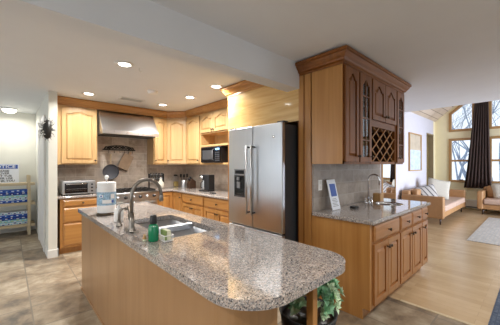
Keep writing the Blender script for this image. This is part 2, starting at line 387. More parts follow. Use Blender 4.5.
# hall side door with casing
d = thing('door_1', 'white hall door', 'door'); del d['label']; del d['category']; d['kind'] = 'structure'
obj('casing', box(box(box(B(), .425, .45, 5.42, 5.54, 0, 2.12), .425, .45, 6.34, 6.46, 0, 2.12), .425, .45, 5.42, 6.46, 2.12, 2.22), 'white_trim', d, bevel=.004)
obj('door_panel', box(B(), .432, .45, 5.54, 6.34, 0.01, 2.12), 'white_trim', d)
if 0: obj('door_handle', lathe(B(), [(0, 0), (.012, 0), (.012, .03), (.028, .035), (.03, .055), (.018, .07), (0, .072)], M=Matrix.Translation((.432, 5.62, 1.0)) @ Matrix.Rotation(R(-90), 4, 'Y')), 'bronze', d)
# west and south walls behind the camera; west and patio windows added to admit light
def wall_with_holes(name, m, axis, c0, c1, a0, a1, z0, z1, holes):
    bm = B()
    hs = sorted(holes); cur = a0
    def bx(a, b_, za, zb):
        if axis == 'x': box(bm, c0, c1, a, b_, za, zb)
        else: box(bm, a, b_, c0, c1, za, zb)
    for (ha, hb, hz0, hz1) in hs:
        bx(cur, ha, z0, z1)
        if hz0 > z0: bx(ha, hb, z0, hz0)
        if hz1 < z1: bx(ha, hb, hz1, z1)
        cur = hb
    bx(cur, a1, z0, z1)
    return struct(name, bm, m)
wall_with_holes('wall_west', 'wall_cream', 'x', -3.1, -3, -3.5, 7.5, 0, CZ, [(-0.2, 3.2, 0.5, 2.3), (4.4, 7.0, 0.35, 2.35)])  # both openings unseen; the second added to brighten the refrigerator
wall_with_holes('wall_south', 'wall_cream', 'y', -3.6, -3.5, -3, 11.15, 0, 2.9, [(-1.8, 1.8, 0.25, 2.25), (6.4, 10.0, 0.25, 2.45)])
def frame_rect(bm, axis, c0, c1, a0, a1, z0, z1, t=0.07, mull=()):
    def bx(a, b_, za, zb):
        if axis == 'x': box(bm, c0, c1, a, b_, za, zb)
        else: box(bm, a, b_, c0, c1, za, zb)
    bx(a0, a1, z0, z0 + t); bx(a0, a1, z1 - t, z1); bx(a0, a0 + t, z0 + t, z1 - t); bx(a1 - t, a1, z0 + t, z1 - t)
    for mm in mull: bx(mm - t / 2, mm + t / 2, z0 + t, z1 - t)
    return bm
for i, (ax, c, a0, a1, z0, z1, mu) in enumerate((('x', -3.08, -0.2, 3.2, .5, 2.3, (1.5,)), ('x', -3.08, 4.4, 7.0, .35, 2.35, (5.7,)), ('y', -3.58, -1.8, 1.8, .25, 2.25, (0,)), ('y', -3.58, 6.4, 10.0, .25, 2.45, (8.2,)))):  # first three windows are unseen, added to bring in fill light
    wd = thing('window_%d' % (i + 1), '', ''); del wd['label']; del wd['category']; wd['kind'] = 'structure'
    obj('window_frame', frame_rect(B(), ax, c, c + .06, a0, a1, z0, z1, mull=mu), 'frame_oak', wd)
    bm = B()
    if ax == 'x': box(bm, c + .025, c + .03, a0 + .05, a1 - .05, z0 + .05, z1 - .05)
    else: box(bm, a0 + .05, a1 - .05, c + .025, c + .03, z0 + .05, z1 - .05)
    obj('pane', bm, 'pane', wd)
# far (east) wall with two stacked pairs of windows
LZ0, LZ1, UZ0 = 0.84, 2.29, 2.52
def roofz(y): return TZ + (TY - y) * (RZ - TZ) / (TY - RY)
lows = [(1.40, 2.08), (0.20, 1.08), (-1.30, -0.42), (-2.6, -1.5)]
tops = [(1.40, 2.08, 3.12), (0.20, 1.08, 4.05), (-1.30, -0.42, 4.05), (-2.6, -1.5, 3.1)]
bm = B()
X0, X1 = 11.0, 11.12
ys = sorted({a for l in lows for a in l[:2]} | {-3.5, 2.6, RY}, reverse=False)
def top_of(y):
    return roofz(y) if y >= RY else RZ + (y - RY) * (RZ - 2.96) / (RY + 3.5)
def wz(y): # top edge of the sloping upper windows
    return top_of(y) - 0.10
for ya, yb in zip(ys, ys[1:]):
    mid = (ya + yb) / 2; hole = next((l for l in lows if l[0] < mid < l[1]), None)
    ta, tb = top_of(ya), top_of(yb)
    if hole:
        yzprism(bm, [(ya, 0), (yb, 0), (yb, LZ0), (ya, LZ0)], X0, X1)
        yzprism(bm, [(ya, LZ1), (yb, LZ1), (yb, UZ0), (ya, UZ0)], X0, X1)
        yzprism(bm, [(ya, wz(ya)), (yb, wz(yb)), (yb, tb), (ya, ta)], X0, X1)
    else: yzprism(bm, [(ya, 0), (yb, 0), (yb, tb), (ya, ta)], X0, X1)
struct('wall_east', bm, 'wall_yellow')
for i, (ya, yb) in enumerate(lows):
    wd = thing('window_%d' % (i + 5), '', ''); del wd['label']; del wd['category']; wd['kind'] = 'structure'
    bm = frame_rect(B(), 'x', 10.97, 11.08, ya, yb, LZ0, LZ1, t=0.075)
    box(bm, 10.98, 11.06, ya + .07, yb - .07, 1.52, 1.585)
    obj('window_frame', bm, 'frame_oak', wd, bevel=.004)
    obj('pane', box(B(), 11.03, 11.035, ya + .05, yb - .05, LZ0 + .05, LZ1 - .05), 'pane', wd)
    obj('window_latch', box(box(B(), 10.955, 10.975, (ya + yb) / 2 - .05, (ya + yb) / 2 + .05, LZ0 + .07, LZ0 + .10), 10.94, 10.955, (ya + yb) / 2 - .01, (ya + yb) / 2 + .05, LZ0 + .08, LZ0 + .095), 'bronze', wd)
for i, (ya, yb) in enumerate(lows):
    wd = thing('window_%d' % (i + 9), '', ''); del wd['label']; del wd['category']; wd['kind'] = 'structure'
    bm = B(); t = .075; za, zb = wz(ya), wz(yb)
    yzprism(bm, [(ya, UZ0), (yb, UZ0), (yb, UZ0 + t), (ya, UZ0 + t)], 10.97, 11.08)
    yzprism(bm, [(ya, za - t * 1.3), (yb, zb - t * 1.3), (yb, zb), (ya, za)], 10.97, 11.08)
    s = (zb - za) / (yb - ya)
    yzprism(bm, [(ya, UZ0 + t), (ya + t, UZ0 + t), (ya + t, za + s * t - t * 1.2), (ya, za - t * 1.2)], 10.97, 11.08)
    yzprism(bm, [(yb - t, UZ0 + t), (yb, UZ0 + t), (yb, zb - t * 1.2), (yb - t, zb - s * t - t * 1.2)], 10.97, 11.08)
    obj('window_frame', bm, 'frame_oak', wd)
    bm = B(); yzprism(bm, [(ya + .05, UZ0 + .05), (yb - .05, UZ0 + .05), (yb - .05, zb - .1 - max(0, s) * .05), (ya + .05, za - .1)], 11.03, 11.035)
    obj('pane', bm, 'pane', wd)
struct('trim_2', box(B(), 3.0, 3.035, -3.5, 0.98, 0, 0.004), 'pine')

# outdoors: snowy ground and bare trees
struct('ground', box(B(), 11.3, 70, -40, 40, -2.2, -2.0), 'snow_ground')
def bare_tree(x, y, h, seed, lean, label, r0=.10):
    rnd = random.Random(seed); bm = B()
    def grow(p, d, L, r, lev):
        n = 4; pts = [p]; rs = [r]
        for k in range(n):
            d = (d + Vector((rnd.uniform(-.22, .22), rnd.uniform(-.22, .22), rnd.uniform(-.05, .14)))).normalized()
            p = p + d * L / n; pts.append(p); rs.append(r * (1 - .45 * (k + 1) / n))
        tube(bm, pts, rs, 5 if lev > 1 else 8)
        if lev < 5:
            for q in range(3 if lev < 4 else 2):
                i = rnd.randint(2, n) if q else n
                nd = (d + Vector((rnd.uniform(-1, 1), rnd.uniform(-1.1, 1.1), rnd.uniform(-.2, .6)))).normalized()
                grow(pts[i], nd, L * rnd.uniform(.58, .8), rs[i] * .72, lev + 1)
    grow(Vector((0, 0, 0)), Vector((0, lean, 1)).normalized(), h * .42, r0, 0)
    o = obj('bare_tree', bm, 'bark', loc=(x, y, -2.0)); return tag(o, label, 'tree', 'bare winter trees outside')
for a in ((21, 3.0, 9, 3, -.1, 'bare winter tree with crossing limbs behind the upper left window'), (19, 1.2, 10, 5, .1, 'bare winter tree seen beside the curtain, farther from the windows'),
          (22, 3.6, 11, 8, -.1, 'bare winter tree behind the left window of the living room'), (17, -0.6, 9, 11, .15, 'bare winter tree seen right of the brown curtain'),
          (26, 1.8, 12, 14, 0, 'tall bare tree far behind the others outside'), (28, 5.5, 12, 21, 0, 'tallest bare tree at the far left outside')):
    bare_tree(*a)

# ================================================================== CABINETS
def arch_fn(t, rise, half=.74):
    t = abs(t)
    return 0 if t > half else rise * (0.5 + 0.5 * math.cos(math.pi * t / half)) ** 0.8
def door_mesh(w, h, arch=True, fr=0.055, th=0.02, open_=False, rise=0.045):
    """door in XZ, x 0..w, z 0..h, front at y=-th"""
    bm = B(); n = 18
    fr = min(fr, w * .24); rise = min(rise, w * .2) if arch else 0
    iw0, iw1, iz0, izt = fr, w - fr, fr, h - fr - rise
    box(bm, 0, fr, -th, 0, 0, h); box(bm, w - fr, w, -th, 0, 0, h); box(bm, fr, w - fr, -th, 0, 0, fr)
    xs = [iw0 + (iw1 - iw0) * i / n for i in range(n + 1)]
    za = [izt + arch_fn(2 * i / n - 1, rise) for i in range(n + 1)]
    for yy in (-th, 0):
        for i in range(n):
            bm.faces.new([bm.verts.new((xs[i], yy, za[i])), bm.verts.new((xs[i + 1], yy, za[i + 1])), bm.verts.new((xs[i + 1], yy, h)), bm.verts.new((xs[i], yy, h))])
    for i in range(n):
        bm.faces.new([bm.verts.new((xs[i], -th, za[i])), bm.verts.new((xs[i + 1], -th, za[i + 1])), bm.verts.new((xs[i + 1], 0, za[i + 1])), bm.verts.new((xs[i], 0, za[i]))])
    bm.faces.new([bm.verts.new(p) for p in ((iw0, -th, h), (iw1, -th, h), (iw1, 0, h), (iw0, 0, h))])
    bmesh.ops.remove_doubles(bm, verts=bm.verts, dist=1e-5)
    if not open_:
        def loop(ins, y):
            pts = [(iw0 + ins, iz0 + ins), (iw1 - ins, iz0 + ins)]
            for i in range(n, -1, -1):
                t = 2 * i / n - 1
                x = (iw0 + iw1) / 2 + t * ((iw1 - iw0) / 2 - ins)
                pts.append((x, izt - ins + arch_fn(t, rise)))
            return [bm.verts.new((p[0], y, p[1])) for p in pts]
        L0 = loop(0, -th * .08); L1 = loop(.009, -th * .08); L2 = loop(min(.032, (iw1 - iw0) * .25), -th * .95)
        for A, C in ((L0, L1), (L1, L2)):
            for i in range(len(A)):
                j = (i + 1) % len(A); bm.faces.new((A[i], A[j], C[j], C[i]))
        bm.faces.new(L2)
    return bm
def knob_mesh():
    return lathe(B(), [(0, 0), (.009, 0), (.006, .006), (.006, .014), (.014, .019), (.016, .025), (.011, .031), (0, .033)], n=16, M=Matrix.Rotation(R(90), 4, 'X'))
KNOB = None
def add_knob(parent, x, z, m='bronze', y=-.021):
    global KNOB
    if KNOB is None:
        o = obj('knob', knob_mesh(), m, parent); KNOB = o.data
    else:
        o = bpy.data.objects.new('knob', KNOB); COL.objects.link(o); o.parent = parent
    o.location = (x, y, z); return o
def door(parent, x0, x1, z0, z1, m, arch=True, side='r', kz=None, open_=False, knob=True, y=0, rise=.045):
    g = .002
    dd = obj('door', door_mesh(x1 - x0 - 2 * g, z1 - z0 - 2 * g, arch, open_=open_, rise=rise), m, parent, bevel=.0025, loc=(x0 + g, y - .001, z0 + g))
    wd = x1 - x0
    if knob: add_knob(dd, (wd - .03) if side == 'r' else .028, kz if kz is not None else .06)
    return dd
def drawer(parent, x0, x1, z0, z1, m, y=0):
    g = .002; w_, h_ = x1 - x0 - 2 * g, z1 - z0 - 2 * g; bm = B()
    box(bm, 0, w_, -.012, 0, 0, h_)
    i0, i1 = 0.0, .022
    a = [bm.verts.new(p) for p in ((0, -.012, 0), (w_, -.012, 0), (w_, -.012, h_), (0, -.012, h_))]
    c = [bm.verts.new(p) for p in ((i1, -.022, i1), (w_ - i1, -.022, i1), (w_ - i1, -.022, h_ - i1), (i1, -.022, h_ - i1))]
    for i in range(4): bm.faces.new((a[i], a[(i + 1) % 4], c[(i + 1) % 4], c[i]))
    bm.faces.new(c)
    dd = obj('drawer', bm, m, parent, loc=(x0 + g, y - .001, z0 + g))
    add_knob(dd, w_ / 2, h_ / 2, y=-.022); return dd
def carcass(w_, d_, z0, z1, toe=0.0, m='honey_z', parent=None, name='body'):
    bm = B()
    if toe: box(bm, 0, w_, .0, d_, toe, z1); box(bm, 0, w_, .07, d_, z0, toe)
    else: box(bm, 0, w_, 0, d_, z0, z1)
    return obj(name, bm, m, parent)
RF = R(-90)    # facing -X

# --- uppers, stove wall (front Y=5.30)
UB, UT = 1.42, 2.41
t = thing('wall_cabinet', 'honey wood upper cabinet with one arched door above the toaster oven', 'cabinet', (0.60, 5.30, 0))
carcass(.57, .34, UB, UT, m='maple_z', parent=t); door(t, .045, .56, UB + .02, UT - .04, 'maple_z', kz=.05, side='r')
obj('side_stile', box(B(), -.045, 0, 0, .34, UB, UT), 'maple_z', t)
t = thing('wall_cabinet', 'narrow honey wood upper cabinet directly right of the range hood', 'cabinet', (2.18, 5.30, 0))
carcass(.29, .34, UB, UT, m='maple_z', parent=t); door(t, .01, .285, UB + .02, UT - .04, 'maple_z', side='l')
# diagonal corner
t = thing('corner_cabinet', 'diagonal honey wood upper cabinet in the corner of the kitchen', 'cabinet', (2.47, 5.30, 0))
bm = prism(B(), [(0, 0), (.30, -.30), (.63, -.30), (.63, .34), (0, .34)], UB, UT); obj('body', bm, 'maple_z', t)
dd = door(t, 0, .40, UB + .02, UT - .04, 'maple_z', side='l'); dd.rotation_euler[2] = R(-45); dd.location = (.009, -.012, UB + .022)
# fridge wall uppers (front X=2.77)
t = thing('wall_cabinet', 'honey wood upper cabinet between the corner cabinet and microwave cabinet', 'cabinet', (2.77, 5.0, 0), RF)
carcass(.53, .33, UB, UT, m='maple_z', parent=t); door(t, .01, .52, UB + .02, UT - .04, 'maple_z', side='r')
t = thing('microwave_cabinet', 'honey wood upper cabinet with two short doors, open niche and microwave bay', 'cabinet', (2.77, 4.47, 0), RF)
Wm = 1.39
bm = B(); box(bm, 0, Wm, 0, .33, 2.0, UT); box(bm, 0, .035, 0, .33, UB, 2.0); box(bm, .92, Wm, 0, .33, UB, 2.0); box(bm, .035, .92, .31, .33, UB, 2.0)
obj('body', bm, 'maple_z', t)
obj('shelf', box(B(), .035, .92, 0, .31, 1.755, 1.79), 'maple_x', t); obj('bottom_board', box(B(), .035, .92, 0, .31, UB, UB + .03), 'maple_x', t)
door(t, .02, .455, 2.02, UT - .04, 'maple_z', side='r', kz=.04); door(t, .46, .90, 2.02, UT - .04, 'maple_z', side='l', kz=.04)
# microwave
t = thing('microwave', 'black microwave oven in the bay under the open niche', 'microwave', (2.74, 4.37, UB + .031), RF)
obj('body', box(B(), 0, .62, 0, .31, 0, .29), 'black_plastic', t, bevel=.006)
dd = obj('door', box(B(), .0, .45, -.02, 0, .01, .28), 'black_gloss', t, bevel=.004)
obj('window', box(B(), .06, .37, -.023, -.02, .06, .23), 'dark_grey', dd); obj('handle', tube(B(), [(.42, -.02, .05), (.42, -.045, .06), (.42, -.045, .23), (.42, -.02, .24)], .007), 'grey_plastic', dd)
pp = obj('control_panel', box(B(), .455, .62, -.02, 0, .01, .28), 'black_gloss', t)
bm = B()
for i in range(3):
    for j in range(5): box(bm, .475 + i * .045, .508 + i * .045, -.0225, -.02, .03 + j * .035, .052 + j * .035)
obj('buttons', bm, 'dark_grey', pp); obj('display', box(B(), .475, .60, -.0225, -.02, .225, .26), 'led_blue', pp)

CR = [(0, 2.395), (.012, 2.395), (.012, 2.415), (.03, 2.425), (.035, 2.44), (.05, 2.455), (.065, 2.478), (.068, 2.49), (.082, 2.495), (.082, 2.522), (0, 2.522)]
bm = sweep(B(), [(.555, 5.63), (.555, 5.30), (2.47, 5.30), (2.77, 5.0), (2.77, 3.08)], CR)
tag(obj('crown_molding', bm, 'honey_x'), 'stepped honey wood crown molding along the tops of the kitchen wall cabinets', 'molding')

# --- fridge surround
t = thing('refrigerator_surround', 'tall wooden enclosure with glossy horizontal-grain panel over the refrigerator', 'cabinet', (0, 0, 0))
obj('front_panel', box(B(), 2.37, 2.39, 1.80, 3.07, 1.90, 2.40), 'gloss_panel', t)
obj('top_box', box(B(), 2.39, 3.095, 1.85, 3.05, 1.90, 2.40), 'honey_y', t)
obj('side_panel', box(B(), 2.37, 3.095, 1.725, 1.80, 0, 2.40), 'honey_z', t)
obj('side_panel', box(B(), 2.37, 3.095, 2.79, 3.07, 0, 1.90), 'honey_z', t)
obj('crown', sweep(B(), [(2.77, 3.07), (2.37, 3.07), (2.37, 1.968)], CR), 'honey_y', t)
obj('bead', box(box(B(), 2.362, 2.371, 1.722, 1.728, 0, 2.38), 2.362, 2.371, 1.795, 1.80, 0, 1.9), 'cherry_z', t)

# --- refrigerator
t = thing('refrigerator', 'stainless steel french door refrigerator with water dispenser', 'refrigerator', (2.14, 2.76, 0), RF)
FW, FT = .92, 1.87
obj('body', box(B(), .01, FW - .01, .06, .80, .03, FT - .015), 'dark_grey', t, bevel=.004)
def fdoor(x0, x1, z0, z1, hx, name='door'):
    dd = obj(name, box(B(), x0, x1, 0, .055, z0, z1, .012, 3), 'steel', t); return dd
d1 = fdoor(0, .457, .67, FT, 0); d2 = fdoor(.463, FW, .67, FT, 0); d3 = fdoor(0, FW, .06, .655, 0, 'freezer_drawer')
def fhandle(par, x):
    h = obj('handle', tube(B(), [(x, -.06, .83), (x, -.06, 1.64)], .011, 14), 'steel', par)
    for hz in (.85, 1.62): obj('handle_post', tube(B(), [(x, 0.002, hz), (x, -.06, hz)], .010, 10), 'dark_grey', h)
fhandle(d1, .42); fhandle(d2, .50)
obj('handle', tube(B(), [(.1, 0.002, .58), (.1, -.055, .58), (.82, -.055, .58), (.82, 0.002, .58)], .011, 14), 'steel', d3)
dp = obj('water_dispenser', box(B(), .12, .33, -.004, 0.0, 1.01, 1.36, .003), 'grey_plastic', d1)
obj('recess', box(B(), .13, .32, -.008, -.004, 1.02, 1.28), 'black_gloss', dp)
obj('paddle', box(box(B(), .19, .25, -.02, -.008, 1.12, 1.20), .20, .24, -.03, -.008, 1.22, 1.26), 'grey_plastic', dp)
obj('drip_tray', box(B(), .14, .31, -.022, -.008, 1.015, 1.03), 'dark_grey', dp)
obj('display', box(B(), .14, .31, -.0065, -.004, 1.30, 1.345), 'black_gloss', dp)
obj('hinge', box(box(B(), .0, .09, .02, .1, FT - .0, FT + .015), FW - .09, FW, .02, .1, FT, FT + .015), 'dark_grey', t)
obj('gasket', box(B(), .01, FW - .01, .055, .062, .07, FT - .01), 'black_plastic', t)
obj('foot', box(B(), .05, .87, .1, .7, 0, .03), 'black_plastic', t)
obj('badge', lathe(B(), [(0, 0), (.014, 0), (.014, .002), (0, .002)], M=Matrix.Translation((.80, -.0005, 1.72)) @ Matrix.Rotation(R(90), 4, 'X')), 'chrome', d2)

# --- base cabinets
CT = .915; CB = .875
# left of range (front Y 5.05)
t = thing('base_cabinet', 'honey wood three-drawer base cabinet under the toaster oven', 'cabinet', (0.60, 5.05, 0))
carcass(.585, .58, 0, CB, .1, parent=t)
drawer(t, .04, .57, .745, .855, 'honey_x'); drawer(t, .04, .57, .495, .73, 'honey_x'); drawer(t, .04, .57, .13, .48, 'honey_x')
# right of range
t = thing('base_cabinet', 'small honey wood base cabinet squeezed right of the range', 'cabinet', (2.16, 5.05, 0))
carcass(.33, .58, 0, CB, .1, parent=t); door(t, .02, .31, .13, .855, 'honey_z', arch=False, side='l', kz=.65)
t = thing('base_cabinet', 'honey wood corner base cabinet with one narrow door beside the right bend of the counter', 'cabinet', (2.49, 5.04, 0), RF)
carcass(.38, .6, 0, CB, .1, parent=t); door(t, .03, .37, .13, .855, 'honey_z', arch=False, side='r', kz=.65)
obj('corner_body', box(B(), -.58, 0, .0, .6, .1, CB), 'honey_z', t)
def drawer_unit(loc, w_, label):
    t = thing('base_cabinet', label, 'cabinet', loc, RF)
    carcass(w_, .6, 0, CB, .1, parent=t); drawer(t, .02, w_ - .02, .70, .855, 'honey_x')
    door(t, .02, w_ / 2, .13, .685, 'honey_z', arch=False, side='r', kz=.49); door(t, w_ / 2, w_ - .02, .13, .685, 'honey_z', arch=False, side='l', kz=.49)
drawer_unit((2.49, 4.66, 0), .77, 'honey wood base cabinet with a drawer over two doors, below the coffee maker')
drawer_unit((2.49, 3.89, 0), .81, 'honey wood base cabinet with a drawer over two doors, beside the refrigerator')
# counters
def counter(name, pts, label, holes=None, cat='countertop', m='granite', z0=CB):
    o = obj(name, prism(B(), pts, z0 + .0005, CT, holes), m)
    md = o.modifiers.new('bevel', 'BEVEL'); md.width = .012; md.segments = 3; md.limit_method = 'ANGLE'; md.angle_limit = R(60)
    return tag(o, label, cat)
counter('countertop', [(.565, 5.02), (1.195, 5.02), (1.195, 5.625), (.565, 5.625)], 'short granite countertop under the toaster oven')
counter('countertop', [(2.155, 5.02), (2.45, 5.02), (2.45, 3.085), (3.09, 3.085), (3.09, 5.625), (2.155, 5.625)], 'L-shaped granite countertop along the wall between range and refrigerator')
# backsplashes
tag(obj('tile_backsplash', box(B(), .57, 3.09, 5.627, 5.64, CT, 2.0), 'splash_xz'), 'tan stone tile backsplash behind the range and under the hood', 'backsplash')
tag(obj('tile_backsplash', box(B(), 3.092, 3.10, 3.08, 5.62, CT, UB), 'splash_yz'), 'tan stone tile backsplash behind the coffee maker', 'backsplash')
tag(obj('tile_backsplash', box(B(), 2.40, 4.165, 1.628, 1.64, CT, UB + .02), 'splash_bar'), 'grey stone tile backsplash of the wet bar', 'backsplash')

# --- range hood
t = thing('range_hood', 'sloping stainless steel range hood over the range', 'hood', (1.185, 5.02, 0))
HW = .99
bm = B(); yzprism(bm, [(0, 2.02), (.60, 2.02), (.60, 2.394), (.30, 2.394)], 0, HW); obj('canopy', bm, 'steel_x', t, bevel=.004)
obj('lip', box(B(), 0, HW, -.002, .60, 1.955, 2.02), 'steel_x', t, bevel=.004)
bm = B()
for i in range(3): box(bm, .03 + i * .31, .33 + i * .31, .05, .45, 1.945, 1.956)
obj('filter', bm, 'dark_grey', t)

# --- range
t = thing('range', 'stainless steel gas range with a row of knobs along the front', 'stove', (1.20, 5.0, 0))
RW = .95
obj('body', box(B(), 0, RW, .03, .62, .1, .90), 'steel', t); obj('kick_plate', box(B(), .03, RW - .03, .08, .6, 0, .1), 'black_plastic', t)
dd = obj('oven_door', box(B(), .02, RW - .02, -.005, .03, .18, .74, .006), 'steel', t)
obj('window', box(B(), .2, RW - .2, -.008, -.005, .34, .60), 'black_gloss', dd); obj('handle', tube(B(), [(.08, -.005, .70), (.08, -.06, .70), (RW - .08, -.06, .70), (RW - .08, -.005, .70)], .012, 12), 'steel', dd)
cp = obj('control_panel', box(B(), 0, RW, -.03, .03, .765, .89, .01), 'steel', t)
obj('bullnose', tube(B(), [(0, -.025, .90), (RW, -.025, .90)], .018, 16), 'steel', t)
for i in range(7):
    x = .09 + i * .128
    k = obj('knob', lathe(B(), [(0, 0), (.030, 0), (.030, .006), (.023, .008), (.021, .04), (0, .042)], n=20, M=Matrix.Rotation(R(90), 4, 'X')), 'black_plastic' if i % 2 == 0 else 'steel', cp, loc=(x, -.031, .828))
obj('cooktop', box(B(), .01, RW - .01, .0, .61, .90, .915), 'black_plastic', t)
for gx in range(3):
    g = B(); x0 = .03 + gx * .30
    for q in range(4): box(g, x0 + .09 * q, x0 + .012 + .09 * q, .04, .58, .935, .95)
    for q in range(3): box(g, x0, x0 + .282, .06 + q * .24, .072 + q * .24, .93, .945)
    for fx in (x0, x0 + .27):
        for fy in (.05, .56): box(g, fx, fx + .012, fy, fy + .012, .915, .935)
    obj('grate', g, 'black_iron', t)
    for by in (.18, .44): obj('burner', lathe(B(), [(0, 0), (.05, 0), (.045, .012), (.03, .016), (0, .018)], (x0 + .14, by, .915)), 'black_iron', t)
obj('back_rail', box(B(), 0, RW, .60, .62, .90, .955), 'steel', t)

# --- pot rail with pan and board on the tile wall
t = thing('pot_rack', 'black wrought iron rail with scrollwork and hooks on the tile wall', 'rack', (1.63, 5.625, 1.71))
bm = B(); box(bm, -.30, .30, -.02, 0.0, -.012, .008)
pts = [(-.28 + .56 * i / 20, -.012, .01 + .075 * math.sin(math.pi * i / 20) ** .6) for i in range(21)]
tube(bm, pts, .006, 8)
for i in range(9):
    x = -.24 + i * .06; zc = .02 + .028 * math.sin(math.pi * (x + .3) / .6)
    tube(bm, [(x + .024 * math.cos(a * math.pi / 5), -.012, zc + .022 * math.sin(a * math.pi / 5)) for a in range(10)], .009, 6, True)
    if i % 2: lathe(bm, [(0, -.01), (.012, -.008), (.016, 0), (.012, .008), (0, .01)], (x, -.012, zc), 10)
obj('rail', bm, 'black_iron', t)
for i, x in enumerate((-.20, -.10, 0.0, .09, .16, .24)):
    obj('hook', tube(B(), [(x, -.02, -.005), (x, -.028, -.03), (x, -.03, -.055), (x, -.045, -.065), (x, -.055, -.05)], .0035, 6), 'black_iron', t)
t = thing('frying_pan', 'grey flat round pan hanging by its wooden handle from the rail', 'pan', (1.455, 5.565, 1.28))
Mx = Matrix.Rotation(R(90), 4, 'X')
obj('pan_body', lathe(B(), [(0, 0), (.125, 0), (.142, .012), (.145, .028), (.140, .028), (.135, .014), (.12, .006), (0, .006)], n=40, M=Mx), 'pan_grey', t)
obj('handle', box(B(), -.014, .014, -.02, -.006, .14, .345, .005), 'pine', t); obj('hanging_ring', tube(B(), [(.014 * math.cos(a), -.013, .36 + .016 * math.sin(a)) for a in [k * math.pi / 6 for k in range(12)]], .003, 6, True), 'chrome', t)
t = thing('cutting_board', 'small wooden cutting board hanging tilted from the rail', 'cutting board', (1.82, 5.58, 1.66))
bm = B(); box(bm, -.10, .10, -.012, .006, -.36, -.05, .006); box(bm, -.02, .02, -.012, .006, -.05, .03, .006)
o = obj('board', bm, 'board_wood', t); o.rotation_euler[1] = R(24)
o2 = obj('edge_band', box(B(), -.102, .102, -.013, .007, -.375, -.357, .004), 'dark_wood', t); o2.rotation_euler[1] = R(24)

# --- toaster oven
t = thing('toaster_oven', 'silver toaster oven with dark glass door on the left counter', 'toaster oven', (.64, 5.12, CT))
obj('body', box(B(), 0, .47, .02, .36, .018, .235, .012), 'steel', t)
dd = obj('door', box(B(), .03, .35, .005, .022, .035, .20, .004), 'black_gloss', t)
obj('handle', tube(B(), [(.05, .005, .185), (.05, -.025, .185), (.33, -.025, .185), (.33, .005, .185)], .006), 'chrome', dd)
obj('wire_rack', box(box(B(), .05, .33, .001, .005, .10, .105), .05, .33, .001, .005, .075, .078), 'chrome', dd)
pn = obj('control_panel', box(B(), .36, .465, .008, .022, .02, .23, .004), 'steel', t)
for i in range(3): obj('knob', lathe(B(), [(0, 0), (.016, 0), (.014, .014), (0, .015)], n=16, M=Mx), 'black_plastic', pn, loc=(.412, .008, .06 + i * .055))
for fx, fy in ((.03, .05), (.43, .05), (.03, .33), (.43, .33)): obj('foot', lathe(B(), [(0, 0), (.012, 0), (.012, .02), (0, .02)], (fx, fy, 0), 10), 'black_plastic', t)
# small kettle / jar next to it
t = thing('sugar_canister', 'small silver lidded canister right of the toaster oven', 'canister', (1.15, 5.12, CT))
obj('jar', lathe(B(), [(0, 0), (.035, 0), (.038, .02), (.036, .09), (.03, .10), (0, .10)]), 'steel', t); obj('lid', lathe(B(), [(.036, .10), (.036, .112), (.01, .12), (.012, .135), (0, .14)]), 'black_plastic', t)

# --- spice rack right of range (stands on counter against the tiles)
t = thing('spice_rack', 'black wire rack holding two rows of small jars beside the range', 'spice rack', (2.20, 5.50, CT))
bm = B()
for z in (.16, .245): box(bm, -.02, .30, 0, .06, z, z + .006); box(bm, -.02, .30, 0, .004, z + .02, z + .028)
for x in (-.02, .294): box(bm, x, x + .006, 0, .06, 0, .31)
obj('frame', bm, 'black_iron', t)
jar = None
for r_, z in enumerate((.167, .252)):
    for i in range(5):
        lb = 'tiny dark spice jar on the rack, one of a row'
        if jar is None:
            jar = thing('spice_jar', 'small dark spice jar standing on the wire rack beside the range', 'jar', (2.20 + .02 + i * .06, 5.53, CT + z), group='spice jars on the wire rack')
            obj('jar_body', lathe(B(), [(0, 0), (.02, 0), (.02, .05), (.016, .055), (0, .055)], n=12), 'grey_plastic', jar); obj('lid', lathe(B(), [(0, .055), (.02, .055), (.02, .068), (0, .068)], n=12), 'black_plastic', jar)
        else: dup(jar, (2.20 + .02 + i * .06, 5.53, CT + z))

# --- jars, utensils, coffee maker on the right counter
def at_u(px, X):   # world Y of image column px on the plane x=X
    a = math.atan((px - 250) / F_PX) + R(YAW); return X / math.tan(a)
t = thing('glass_jar', 'clear glass jar half full of yellow pasta in the counter corner', 'jar', (2.83, at_u(175.5, 2.83), CT))
obj('contents', box(B(), -.05, .05, -.05, .05, .004, .12, .012), 'amber', t); obj('glass_body', box(B(), -.055, .055, -.055, .055, 0, .25, .014), 'wrap', t); obj('lid', lathe(B(), [(0, .25), (.045, .25), (.045, .275), (0, .28)]), 'black_plastic', t)
t = thing('utensil_crock', 'stainless steel crock of dark cooking utensils on the counter', 'utensil holder', (2.83, at_u(184, 2.83), CT))
obj('crock', lathe(B(), [(0, 0), (.068, 0), (.07, .01), (.07, .165), (.066, .17), (.06, .165), (.06, .02), (0, .02)]), 'steel', t)
rnd = random.Random(4)
for i in range(6):
    a = i * 1.05; ex, ey = .075 * math.cos(a), .075 * math.sin(a)
    bm = tube(B(), [(ex * .3, ey * .3, .03), (ex, ey, .24)], .006, 6)
    box(bm, ex - .022, ex + .022, ey - .006, ey + .006, .23, .30 - .01 * (i % 3), .005); obj('utensil', bm, 'black_plastic' if i != 2 else 'pine', t)
t = thing('knife_block', 'black knife block with handles between crock and coffee maker', 'knife block', (2.84, at_u(191, 2.84), CT), R(-90))
bm = B(); yzprism(bm, [(-.07, 0), (.09, 0), (.09, .16), (.0, .21), (-.07, .10)], -.05, .05); obj('block', bm, 'dark_wood', t, bevel=.004)
for i in range(3):
    for j in range(2): obj('knife_handle', tube(B(), [(-.03 + i * .03, -.02 + j * .035, .15 + j * .03), (-.03 + i * .03, -.06 + j * .035, .22 + j * .03)], .008, 8), 'black_plastic', t)
t = thing('coffee_maker', 'black and silver drip coffee maker with a steel carafe', 'coffee maker', (2.76, at_u(207, 2.76), CT), R(-75))
